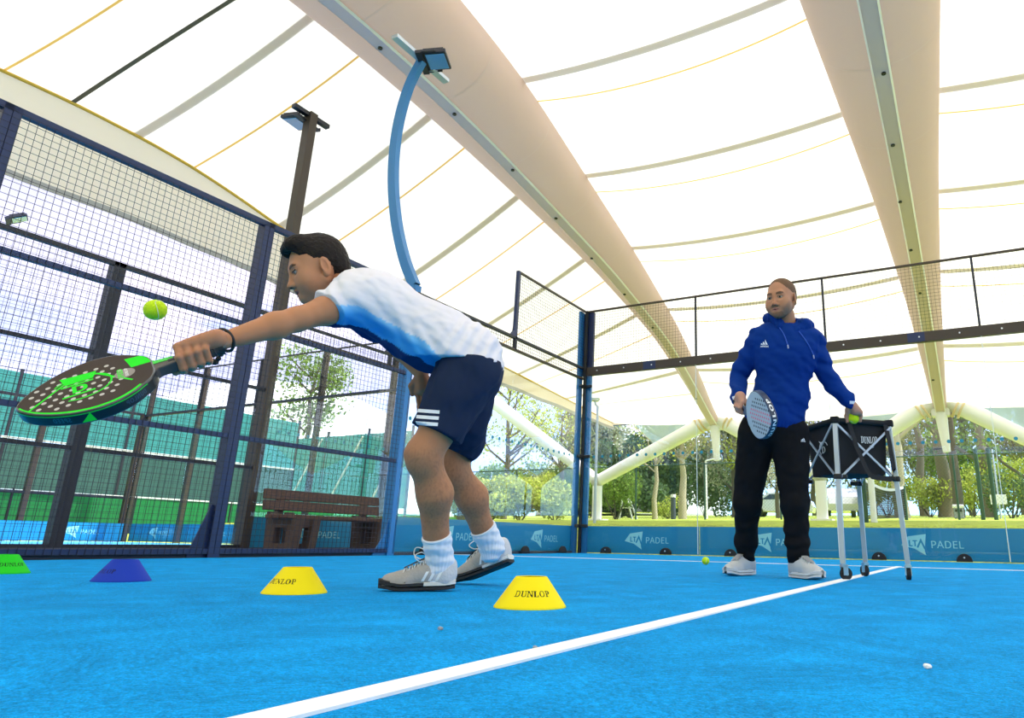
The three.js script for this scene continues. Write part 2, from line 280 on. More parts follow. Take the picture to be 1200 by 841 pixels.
part(roof, 'dark_seam', grid(24, 1, (u, v) => bayPoint(0, u, 5.66 - 0.95 * u + (v - 0.5) * 0.06 + 0.08 * 4 * u * (1 - u)).add(V(0, -0.02, 0))), mat(lin(0.16, 0.13, 0.09), 0.8, 0, { side: THREE.DoubleSide }), 'dark stitched seam cover');
// back edge: skirt and cable
part(roof, 'back_skirt', grid(60, 3, (u, v) => { const x = eaveX + (15 - eaveX) * u; let y = 4.5; return V(x, y - 0.28 * v - 0.1 * Math.abs(Math.sin((x + 1.66) / 6.78 * Math.PI)), Z0 - 0.02); }), M.valance);
part(roof, 'edge_cable', tube(Array.from({ length: 40 }, (_, i) => { const x = eaveX + (15 - eaveX) * i / 39; return V(x, 4.22 - 0.1 * Math.abs(Math.sin((x + 1.66) / 6.78 * Math.PI)), Z0); }), 0.015, 80, 5), M.darkSteel);
// knuckles, raking struts and columns that carry the beams at the back
BEAMS.slice(0, 2).forEach((bx) => { for (const s of [-1, 1]) part(roof, 'corner_net', grid(8, 8, (u, v) => { const a = V(bx + s * 0.45, 4.12, Z0 - 0.03), b = V(bx + s * 3.1, 4.25, Z0 - 0.03), c = V(bx + s * 2.0, 3.2, Z0 - 0.03); return a.multiplyScalar((1 - u)).addScaledVector(b, u * (1 - v)).addScaledVector(c, u * v); }), M.net, 'pale green netting in the corner of the roof edge'); });
const COLS = [-6.0, 1.62, 8.5];
const groundY = (x, z) => { const back = Math.max(0, -z - 0.4), left = Math.max(0, -x - 12.8); return Math.max(0.042 * smooth(0, 3, back) * (9.8 - z) * (z < -0.4 ? 1 : 0), left > 0 ? Math.min(1.15, left * 0.28) : 0) - 0.02; };
COLS.forEach((x, i) => { const c = thing('roof_column', ['white steel roof column behind the glass corner', 'white steel roof column behind the ball cart', 'white steel roof column past the right end of the fence'][i], 'column', V(x, 0, Z0)); part(c, 'shaft', rod(V(0, groundY(x, Z0) - 0.1, 0), V(0, 2.15, 0), 0.17, 0.17, 16), M.whiteSteel); part(c, 'cap', new THREE.CylinderGeometry(0.24, 0.19, 0.22, 16).translate(0, 2.2, 0), M.whiteSteel); part(c, 'base_plate', boxAt(-0.3, 0.3, groundY(x, Z0) - 0.02, groundY(x, Z0) + 0.04, -0.3, 0.3), M.whiteSteel); });
BEAMS.forEach((bx, i) => {
  const k = thing('roof_knuckle', ['white steel node where the roof beam meets two struts behind the coach', 'white steel node where the roof beam meets two struts behind the ball cart', 'white steel node at the outer roof beam'][i], 'steel node', V(bx, 4.1, Z0));
  part(k, 'plate', rbox(0.5, 0.7, 0.3, 0.06), M.whiteSteel);
  part(k, 'spike', rod(V(0, -0.2, 0.05), V(0.05, -1.35, 0.05), 0.17, 0.1, 12), M.whiteSteel);
  for (const s of [-1, 1]) for (const o of [0.42, 0.56]) part(k, 'clamp_ring', new THREE.TorusGeometry(0.27, 0.035, 6, 16).rotateY(Math.PI / 2).rotateZ(-s * 0.52).translate(s * o, -0.28 * o, 0), mat(lin(0.72, 0.55, 0.28), 0.6));
});
const strutAt = (a, b, label) => { const s = thing('roof_strut', label, 'strut', a); part(s, 'tube', rod(V(0, 0, 0), b.clone().sub(a), 0.2, 0.26, 16), M.whiteSteel); part(s, 'flange', new THREE.SphereGeometry(0.24, 12, 8), M.whiteSteel); };
strutAt(V(COLS[0], 2.2, Z0), V(BEAMS[0] - 0.15, 4.1, Z0), 'raking white roof strut rising from the corner column to the beam node');
strutAt(V(COLS[1], 2.2, Z0), V(BEAMS[0] + 0.15, 4.1, Z0), 'raking white roof strut rising behind the coach');
strutAt(V(COLS[1], 2.2, Z0), V(BEAMS[1] - 0.15, 4.25, Z0), 'raking white roof strut rising behind the ball cart');
strutAt(V(COLS[2], 2.2, Z0), V(BEAMS[1] + 0.15, 4.25, Z0), 'raking white roof strut descending right of the ball cart node');
strutAt(V(COLS[2], 2.2, Z0), V(BEAMS[2] - 0.15, 4.1, Z0), 'raking white roof strut of the outer bay');
strutAt(V(COLS[0], 2.2, Z0), V(-11.4, 5.8, Z0), 'long raking white strut rising left behind the side glass');
// ---------------------------------------------------------------- floodlights
const lampGlass = mat(lin(0.10, 0.32, 0.62), 0.12, 0, { clearcoat: 1 });  // blue reflection painted into the lens colour
function floodHead(parent, at, dir, tiltUp) {                // dir: horizontal direction the lens looks to
  const h = new THREE.Group(); h.name = 'floodlight_head'; parent.add(h); h.position.copy(at); h.rotation.y = Math.atan2(-dir.z, dir.x); h.rotation.order = 'YZX'; h.rotation.z = tiltUp;
  part(h, 'housing', rbox(0.34, 0.06, 0.36, 0.012, 0.16, 0, 0), M.darkSteel);
  part(h, 'lens', rbox(0.25, 0.012, 0.29, 0.004, 0.18, -0.034, 0), lampGlass, 'lens of the unlit floodlight with a blue reflection put into its colour');
  const fins = []; for (let i = 0; i < 9; i++) fins.push(boxAt(0.03, 0.3, 0.03, 0.055, -0.16 + i * 0.04, -0.155 + i * 0.04)); part(h, 'heat_sink', merge(fins), M.darkSteel);
  part(h, 'bracket', merge([boxAt(-0.06, 0.02, -0.05, -0.02, -0.22, 0.22), boxAt(-0.06, 0.2, -0.03, 0.0, -0.215, -0.2), boxAt(-0.06, 0.2, -0.03, 0.0, 0.2, 0.215)]), M.darkSteel);
  return h;
}
{
  const l = thing('floodlight_post', 'curved blue steel floodlight post at the end of the side glass', 'lamp post', V(0, 0, 4.02));
  part(l, 'lower_post', boxAt(-0.12, 0, 0, 3.08, -0.05, 0.05), M.blueSteel);
  const pts = [[487, 335], [474, 303], [464, 255], [461, 200], [467, 145], [480, 100], [494, 72]].map(([x, y]) => hitAxis(x, y, 'z', 4.02).sub(V(0, 0, 4.02)));
  pts[0].set(-0.06, 3.08, 0);
  const c = new THREE.CatmullRomCurve3(pts), fr = 28, sh = [];
  for (let i = 0; i <= fr; i++) sh.push(c.getPoint(i / fr));
  part(l, 'curved_post', grid(4, fr, (u, v) => { const p = c.getPoint(v), t = c.getTangent(v), n = V(t.y, -t.x, 0).normalize(), k = Math.round(u * 4) % 4, s = [[-1, -1], [1, -1], [1, 1], [-1, 1]][k]; return p.addScaledVector(n, s[0] * 0.06).add(V(0, 0, s[1] * 0.04)); }).toNonIndexed(), M.blueSteel).geometry.computeVertexNormals();
  const top = pts[pts.length - 1];
  part(l, 'cross_arm', boxAt(top.x - 0.05, top.x + 0.05, top.y, top.y + 0.05, -0.5, 0.5), M.alu);
  floodHead(l, top.clone().add(V(0.02, 0.02, -0.02)), V(0.9, 0, -0.45), 0.12);
  const gs = new THREE.Shape([[0, 0], [0.2, 0], [0.06, 0.2], [0, 0.42]].map(([a, b]) => new THREE.Vector2(a, b)));
  part(l, 'gusset', new THREE.ExtrudeGeometry(gs, { depth: 0.015, bevelEnabled: false }).rotateY(-Math.PI / 2).translate(-0.02, 0, 0.04), M.blueSteel);
}
{
  const l = thing('floodlight_post', 'straight brown steel floodlight post of the neighbouring court', 'lamp post', V(-2.46, 0, 4));
  part(l, 'post', boxAt(-0.07, 0.07, 0, 6.15, -0.06, 0.06), M.brownSteel); part(l, 'base_plate', boxAt(-0.12, 0.12, 0, 0.02, -0.12, 0.12), M.darkSteel);
  part(l, 'cross_arm', boxAt(-0.04, 0.04, 6.08, 6.14, -0.3, 0.3), M.darkSteel);
  floodHead(l, V(-0.08, 6.06, 0), V(-1, 0, 0.12), 0.12);
}
{
  const l = thing('floodlight_post', 'distant dark floodlight post beyond the neighbouring court', 'lamp post', V(-12.62, 0, 4));
  part(l, 'post', boxAt(-0.06, 0.06, 0, 6.8, -0.06, 0.06), M.darkSteel); part(l, 'arm', boxAt(-0.03, 0.03, 6.55, 6.61, -0.75, 0), M.darkSteel); floodHead(l, V(0.05, 6.72, -0.5), V(0.5, 0, -1), 0.5); floodHead(l, V(0.05, 6.5, -0.1), V(1, 0, 0.2), 0.3);
}
// ---------------------------------------------------------------- bench in the passage
{
  const wood = dataTex(256, (u, v) => { const k = 1 + 0.25 * tileNoise(u, v * 0.2, 40, 3) + 0.1 * (rnd() - 0.5); return [86 * k, 60 * k, 50 * k]; });
  const wm = mat(0xffffff, 0.75, 0, { map: wood }), wdark = mat(lin(0.075, 0.045, 0.035), 0.8);
  const zA = hitAxis(311, 575, 'x', -1.95).z, zB = hitAxis(445, 583, 'x', -1.95).z, L = Math.abs(zA - zB), zc = (zA + zB) / 2;
  const b = thing('bench', 'brown recycled plastic plank bench behind the mesh fence', 'bench', V(-1.7, 0, zc));
  const plank = new RoundedBoxGeometry(0.035, 0.12, L, 2, 0.008);
  for (const [y, x] of [[0.67, -0.27], [0.54, -0.25]]) { const p = part(b, 'back_plank', plank, wm); p.position.set(x, y, 0); p.rotation.z = 0.12; }
  for (let i = 0; i < 3; i++) { const p = part(b, 'seat_plank', new RoundedBoxGeometry(0.12, 0.045, L, 2, 0.008), wm); p.position.set(-0.13 + i * 0.128, 0.405, 0); }
  const side = new THREE.Shape([[-0.26, 0], [0.2, 0], [0.24, 0.38], [-0.22, 0.38], [-0.24, 0.46], [-0.29, 0.46]].map(([a, c]) => new THREE.Vector2(a, c)));
  const hole = new THREE.Path([[-0.12, 0.09], [0.09, 0.09], [0.1, 0.28], [-0.12, 0.28]].map(([a, c]) => new THREE.Vector2(a, c))); side.holes.push(hole);
  const sg = new THREE.ExtrudeGeometry(side, { depth: 0.1, bevelEnabled: true, bevelSize: 0.006, bevelThickness: 0.006, bevelSegments: 1 });
  for (const z of [-L / 2 + 0.1, L / 2 - 0.42]) { for (const dz of [0, 0.24]) part(b, 'leg', sg, wdark).position.set(0, 0, z + dz - 0.02); part(b, 'leg_panel', boxAt(-0.2, 0.18, 0.28, 0.38, z, z + 0.32), wdark); }
  for (const z of [-L / 2 + 0.25, L / 2 - 0.25]) part(b, 'back_support', boxAt(-0.3, -0.26, 0.3, 0.72, z - 0.05, z + 0.05), wdark);
}
// ---------------------------------------------------------------- marker cones
function cone(px, py, color, letters, ink, angle, label) {
  const c = G(px, py), turn = Math.atan2(C0.x - c.x, C0.z - c.z);
  const t = canvasTex(1024, 128, (g, w, h) => { g.fillStyle = color; g.fillRect(0, 0, w, h); for (let i = 0; i < 500; i++) { g.fillStyle = `rgba(255,255,255,${0.03 * rnd()})`; g.fillRect(rnd() * w, rnd() * h, 3, 3); } g.fillStyle = ink; g.font = 'bold 40px serif'; g.textAlign = 'center'; for (const k of [0.25, 0.75]) { g.save(); g.translate(w * k + angle, 78); g.scale(1.25, 0.8); g.fillText(letters, 0, 0); g.restore(); } });
  const pts = [[0.0995, 0.0], [0.1, 0.003], [0.097, 0.007], [0.045, 0.079], [0.043, 0.081], [0.041, 0.079], [0.092, 0.006], [0.0995, 0.0]].map(([x, y]) => new THREE.Vector2(x, y));
  const g = new THREE.LatheGeometry(pts, 48), uv = g.attributes.uv, p = g.attributes.position;
  for (let i = 0; i < uv.count; i++) uv.setY(i, Math.min(1, p.getY(i) / 0.081));
  const m = solo('marker_cone', g, mat(0xffffff, 0.65, 0, { map: t, specularIntensity: 0.4, side: THREE.DoubleSide }), label, 'marker cone', 'marker cones on the court');
  m.position.copy(c); m.rotation.y = turn - Math.PI / 2; return m;
}
cone(621, 711, 'rgb(250,224,10)', 'DUNLOP', 'rgb(40,36,10)', 10, 'yellow marker cone showing its whole black brand lettering, beside the white centre line');
cone(345, 694.5, 'rgb(250,224,10)', 'DUNLOP', 'rgb(40,36,10)', -110, 'yellow marker cone with its lettering turned aside, next to the blue cone');
cone(142, 680.5, 'rgb(20,56,170)', 'DUNLOP', 'rgb(24,30,70)', -165, 'blue marker cone between the green and the yellow cone');
cone(2, 671.5, 'rgb(30,196,30)', 'DUNLOP', 'rgb(10,60,16)', 70, 'green marker cone beside the blue cone');
// ---------------------------------------------------------------- balls and litter
const fuzz = dataTex(128, () => { const k = 0.85 + 0.3 * rnd(); return [196 * k, 226 * k, 22 * k]; });
const fuzzM = mat(0xffffff, 1, 0, { map: fuzz, sheen: 0.6, sheenColor: lin(0.9, 1, 0.3), sheenRoughness: 0.8 });
function ball(pos, label, turn = 0) {
  const b = thing('padel_ball', label, 'ball', pos, 'yellow green padel balls'); b.rotation.set(turn, turn * 1.7, 0.4);
  part(b, 'felt', new THREE.SphereGeometry(0.0325, 32, 20), fuzzM);
  const pts = []; for (let i = 0; i < 60; i++) { const t = i / 60 * 2 * Math.PI, a = 0.44 * Math.PI - 0.26 * Math.PI * Math.sin(2 * t) * 0.9; const la = (Math.PI / 2 - 0.9) * Math.sin(2 * t); pts.push(V(Math.cos(t) * Math.cos(la), Math.sin(la), Math.sin(t) * Math.cos(la)).multiplyScalar(0.0324)); }
  part(b, 'seam', tube(pts, 0.0011, 100, 4, true), mat(lin(0.75, 0.8, 0.6), 0.9));
  return b;
}
ball(P(182, 363, 2.18), 'yellow green ball in the air above the dark green racket', 0.7);
ball(G(827, 661.5).setY(0.0325), 'yellow green ball lying on the blue court near the coach', 0.3);
const crumb = (px, py, s, m, label) => { const g = new THREE.IcosahedronGeometry(s, 1); const p = g.attributes.position; for (let i = 0; i < p.count; i++) { const k = 0.75 + 0.5 * Math.abs(nz(p.getX(i) * 300, p.getY(i) * 300, p.getZ(i) * 300)); p.setXYZ(i, p.getX(i) * k * 1.3, p.getY(i) * k * 0.8, p.getZ(i) * k); } g.computeVertexNormals(); const o = solo('crumb', g, m, label, 'litter', 'specks on the court'); o.position.copy(G(px, py)).setY(s * 0.5); };
crumb(1087, 783, 0.006, M.white, 'small white speck lying on the blue turf right of the centre line');
crumb(516, 738, 0.006, mat(lin(0.25, 0.3, 0.35), 0.9), 'small grey fragment on the turf between front shoe and lettered cone');
crumb(627, 760, 0.0045, mat(lin(0.3, 0.35, 0.4), 0.9), 'tiny grey fragment on the turf just beside the centre line');

// ---------------------------------------------------------------- rackets
function racketOutline(w, L0, L1, n = 40) {                  // closed outline of the head: x along the racket, from throat L0 to tip L1
  const pts = []; const prof = (t) => w * Math.pow(Math.sin(Math.PI * Math.pow(t, 0.82)), 0.62) * (1 - 0.0 * t) + (t < 0.12 ? 0.016 * (1 - t / 0.12) : 0);
  for (let i = 0; i <= n; i++) { const t = 0.5 - 0.5 * Math.cos(Math.PI * i / n); pts.push([L0 + (L1 - L0) * t, Math.max(0.0, prof(t))]); }
  return [...pts, ...pts.slice(1, -1).reverse().map(([x, y]) => [x, -y])];
}
const liner = new THREE.MeshPhysicalMaterial({ color: lin(0.6, 0.58, 0.55), roughness: 0.6, side: THREE.DoubleSide });
function racket(label, faceTex, sideMat, frameTop, gripM, holes, matrix, edge) {
  const t = thing('padel_racket', label, 'racket');
  const outline = racketOutline(0.128, 0.155, 0.455);
  const shape = new THREE.Shape(outline.map(([x, y]) => new THREE.Vector2(x, y)));
  for (const [hx, hy] of holes) { const h = new THREE.Path(); h.absarc(hx, hy, 0.0053, 0, 2 * Math.PI, true); shape.holes.push(h); }
  const g = new THREE.ExtrudeGeometry(shape, { depth: 0.026, bevelEnabled: true, bevelThickness: 0.005, bevelSize: 0.005, bevelOffset: -0.005, bevelSegments: 3, curveSegments: 5 }).translate(0, 0, -0.013);
  const uv = g.attributes.uv, p = g.attributes.position; for (let i = 0; i < uv.count; i++) uv.setXY(i, (p.getX(i) - 0.13) / 0.34, p.getY(i) / 0.3 + 0.5);
  part(t, 'head', g, [mat(0xffffff, 0.7, 0, { map: faceTex, specularIntensity: 0.4 }), sideMat]);
  part(t, 'hole_liner', merge(holes.map(([hx, hy]) => new THREE.CylinderGeometry(0.0052, 0.0052, 0.0362, 10, 1, true).rotateX(Math.PI / 2).translate(hx, hy, 0))), liner, 'pale rims of the drilled holes');
  // throat: solid wedge that narrows into the handle
  const th = new THREE.Shape([[0.105, 0.0155], [0.15, 0.02], [0.185, 0.052], [0.2, 0.06], [0.2, -0.06], [0.185, -0.052], [0.15, -0.02], [0.105, -0.0155]].map(([a, b]) => new THREE.Vector2(a, b)));
  part(t, 'throat', new THREE.ExtrudeGeometry(th, { depth: 0.022, bevelEnabled: true, bevelThickness: 0.004, bevelSize: 0.003, bevelSegments: 2 }).translate(0, 0, -0.011), frameTop);
  const grip = part(t, 'grip', new THREE.CylinderGeometry(0.0165, 0.0165, 0.125, 12).rotateZ(Math.PI / 2).scale(1, 0.9, 1.08).translate(0.06, 0, 0), gripM);
  for (let i = 0; i < 7; i++) part(grip, 'wrap', new THREE.TorusGeometry(0.0168, 0.0011, 5, 14).rotateY(Math.PI / 2 + 0.18).translate(0.012 + i * 0.016, 0, 0), gripM);
  part(t, 'end_cap', new THREE.CylinderGeometry(0.019, 0.018, 0.012, 14).rotateZ(Math.PI / 2).translate(-0.004, 0, 0), M.black);
  if (edge) edge(t, outline);
  matrix.decompose(t.position, t.quaternion, t.scale);
  return t;
}
const holeRows = []; for (let i = -4; i <= 4; i++) for (let j = -3; j <= 3; j++) { const x = 0.315 + i * 0.0235 + (j & 1 ? 0.0118 : 0), y = j * 0.023; if (((x - 0.318) / 0.108) ** 2 + (y / 0.088) ** 2 < 1) holeRows.push([x, y]); }
const dragonTex = canvasTex(1024, 900, (c, w, h) => {         // print of the player's racket: x 0.13..0.47 m, y -0.15..0.15 m
  const sx = w / 0.34, sy = h / 0.3, X0 = (x) => (x - 0.13) * sx, Y0 = (y) => h / 2 + y * sy;
  c.fillStyle = 'rgb(66,54,47)'; c.fillRect(0, 0, w, h);
  for (let i = 0; i < 2500; i++) { c.fillStyle = `rgba(${rnd() < 0.5 ? '20,16,14' : '130,115,100'},0.10)`; c.fillRect(rnd() * w, rnd() * h, 6, 2); }
  c.fillStyle = 'rgb(34,226,34)';
  c.beginPath(); c.moveTo(X0(0.13), Y0(0.06)); c.lineTo(X0(0.215), Y0(0.075)); c.lineTo(X0(0.205), Y0(0.02)); c.lineTo(X0(0.13), Y0(0.016)); c.fill();
  c.lineWidth = 24; c.strokeStyle = 'rgb(34,226,34)';
  c.beginPath(); racketOutline(0.128, 0.155, 0.455).slice(9, 39).forEach(([x, y], i) => { const px = 0.315 + (x - 0.315) * 0.965, py = y * 0.93; i ? c.lineTo(X0(px), Y0(-py)) : c.moveTo(X0(px), Y0(-py)); }); c.stroke();
  c.fillStyle = 'rgb(196,188,180)'; for (const [hx, hy] of holeRows) { c.beginPath(); c.arc(X0(hx), Y0(hy), 17, 0, 7); c.fill(); } c.fillStyle = 'rgb(34,226,34)';
  c.lineWidth = 13; c.beginPath(); c.ellipse(X0(0.318), Y0(0), 0.066 * sx, 0.056 * sy, 0, 0.6, 5.2); c.stroke();
  c.lineWidth = 16; c.beginPath(); c.moveTo(X0(0.21), Y0(-0.045)); c.lineTo(X0(0.28), Y0(0.045)); c.lineTo(X0(0.35), Y0(0.04)); c.lineTo(X0(0.44), Y0(-0.05)); c.stroke();
  c.beginPath(); c.moveTo(X0(0.28), Y0(0.06)); c.lineTo(X0(0.36), Y0(0.07)); c.lineTo(X0(0.35), Y0(0.03)); c.lineTo(X0(0.29), Y0(0.03)); c.fill();
  c.save(); c.translate(X0(0.322), Y0(-0.004)); c.rotate(Math.PI); c.font = 'bold 150px sans-serif'; c.textAlign = 'center'; c.scale(1.2, 1); c.fillText('D', 0, 50); c.restore();
  c.lineWidth = 20; c.beginPath(); c.moveTo(X0(0.29), Y0(0.022)); c.lineTo(X0(0.36), Y0(0.022)); c.moveTo(X0(0.29), Y0(-0.03)); c.lineTo(X0(0.36), Y0(-0.03)); c.stroke();
  c.fillStyle = 'rgb(150,140,132)'; c.beginPath(); c.arc(X0(0.222), Y0(0.0), 70, 0, 7); c.fill();
  c.save(); c.translate(X0(0.226), Y0(0.004)); c.rotate(Math.PI / 2); c.fillStyle = 'rgb(34,226,34)'; c.font = 'bold 52px sans-serif'; c.textAlign = 'center'; c.fillText('SPEED', 0, 0); c.fillStyle = 'rgb(230,228,222)'; c.font = 'bold 30px sans-serif'; c.fillText('DUNLOP', 0, 34); c.restore();
});
// player's racket: grip at the hand, tip at the left edge of the picture
const prButt = P(257, 409, 1.93), prTip = P(24, 484, 1.70);
const prDir = prTip.clone().sub(prButt).normalize();
const prNormal = (() => { const h = C0.clone().sub(prTip).setY(0); h.addScaledVector(prDir, -h.dot(prDir)).setY(0).normalize(); const n = V(0, 0.80, 0).addScaledVector(h, 0.62); return n.addScaledVector(prDir, -n.dot(prDir)).normalize(); })();
const prM = new THREE.Matrix4().makeBasis(prDir, V().crossVectors(prNormal, prDir), prNormal).setPosition(prButt);
const greenM = mat(lin(0.02, 0.62, 0.03), 0.35), edgeDark = mat(lin(0.02, 0.025, 0.03), 0.3, 0, { clearcoat: 0.6 });

function ribbon(outline, i0, i1, half, off) {                // strip that follows the rim of a racket head
  const pts = []; for (let i = i0; i <= i1; i++) { const a = outline[(i - 1 + outline.length) % outline.length], b = outline[(i + 1) % outline.length], p = outline[(i + outline.length) % outline.length]; const tx = b[0] - a[0], ty = b[1] - a[1], l = Math.hypot(tx, ty) || 1; pts.push([p[0] - ty / l * off, p[1] + tx / l * off]); }
  const len = [0]; for (let i = 1; i < pts.length; i++) len.push(len[i - 1] + Math.hypot(pts[i][0] - pts[i - 1][0], pts[i][1] - pts[i - 1][1]));
  const g = grid(pts.length - 1, 1, (u, v) => { const q = pts[Math.round(u * (pts.length - 1))]; return V(q[0], q[1], (v - 0.5) * 2 * half); }), uv = g.attributes.uv; for (let i = 0; i < uv.count; i++) uv.setX(i, len[i % pts.length] / len[len.length - 1]);
  return g;
}
const prEdgeTex = canvasTex(1024, 64, (c, w, h) => { c.fillStyle = 'rgb(22,26,30)'; c.fillRect(0, 0, w, h); c.fillStyle = 'rgb(34,226,34)'; c.beginPath(); c.moveTo(520, 0); c.lineTo(600, 64); c.lineTo(500, 64); c.fill(); c.fillStyle = 'rgb(40,96,110)'; c.font = 'bold 46px sans-serif'; c.fillText('SPEED', 660, 48); c.fillStyle = 'rgb(46,70,96)'; c.fillText('DUNLOP', 90, 48); });
racket('dark brown racket with bright green print held out by the bending player', dragonTex, edgeDark, mat(lin(0.07, 0.055, 0.045), 0.4), mat(lin(0.06, 0.055, 0.052), 0.85), holeRows, prM, (t, o) => {
  part(t, 'rim_print', ribbon(o, 6, 34, 0.0125, 0.0012), mat(0xffffff, 0.3, 0, { map: prEdgeTex, side: THREE.DoubleSide }));
  part(t, 'rim_stripe', ribbon(o, 8, 38, 0.0015, 0.0016).translate(0, 0, 0.0128), greenM);
  part(t, 'throat_print', new THREE.ExtrudeGeometry(new THREE.Shape([[0.11, -0.002], [0.15, -0.004], [0.19, -0.006], [0.198, -0.058], [0.182, -0.05], [0.15, -0.02], [0.11, -0.016]].map(([a, b]) => new THREE.Vector2(a, b))), { depth: 0.001, bevelEnabled: false }).translate(0, 0, 0.0152), greenM);
});
// coach's racket, pointing towards the camera beside his hip
const silverTex = canvasTex(512, 450, (c, w, h) => {
  const sx = w / 0.34, sy = h / 0.3; c.fillStyle = 'rgb(176,190,202)'; c.fillRect(0, 0, w, h);
  for (let i = -5; i <= 5; i++) for (let j = -4; j <= 4; j++) { const x = 0.315 + i * 0.0235 / 1.0 + 0.0118 * (j & 1 ? 0 : 1), y = j * 0.0215; if (((x - 0.318) / 0.118) ** 2 + (y / 0.098) ** 2 < 1) { const k = Math.abs(j) < 2; c.fillStyle = k ? 'rgb(232,96,122)' : 'rgb(40,44,54)'; c.fillRect((x - 0.13) * sx - 5, h / 2 - y * sy - 8, 16, 15); } }
});
const coachGrip = { butt: P(864, 476, 3.9) };
const crDir = V().addScaledVector(camR, 0.24).addScaledVector(camU, -0.06).addScaledVector(camB, 0.88).normalize();
const crUp = V().addScaledVector(camU, 1).addScaledVector(camR, -0.1); crUp.addScaledVector(crDir, -crUp.dot(crDir)).normalize();
const crN = V().crossVectors(crDir, crUp).multiplyScalar(1); 
const crM = new THREE.Matrix4().makeBasis(crDir, crUp, crN).setPosition(coachGrip.butt);
const crEdgeTex = canvasTex(1024, 80, (c, w, h) => { c.fillStyle = 'rgb(24,44,74)'; c.fillRect(0, 0, w, h); c.fillStyle = 'rgb(236,238,240)'; c.font = 'bold 74px sans-serif'; c.textAlign = 'center'; c.translate(w / 2, 66); c.scale(-2.4, 1); c.fillText('DUNLOP', 0, 0); });
racket('silver racket with pink dots and lettered rim hanging at the coach hip', silverTex, mat(lin(0.02, 0.05, 0.12), 0.3), mat(lin(0.08, 0.12, 0.2), 0.4), mat(lin(0.02, 0.02, 0.025), 0.85), holeRows, crM, (t, o) => {
  part(t, 'rim_print', ribbon(o, 22, 58, 0.0135, 0.0012), mat(0xffffff, 0.35, 0, { map: crEdgeTex, side: THREE.DoubleSide }));
});
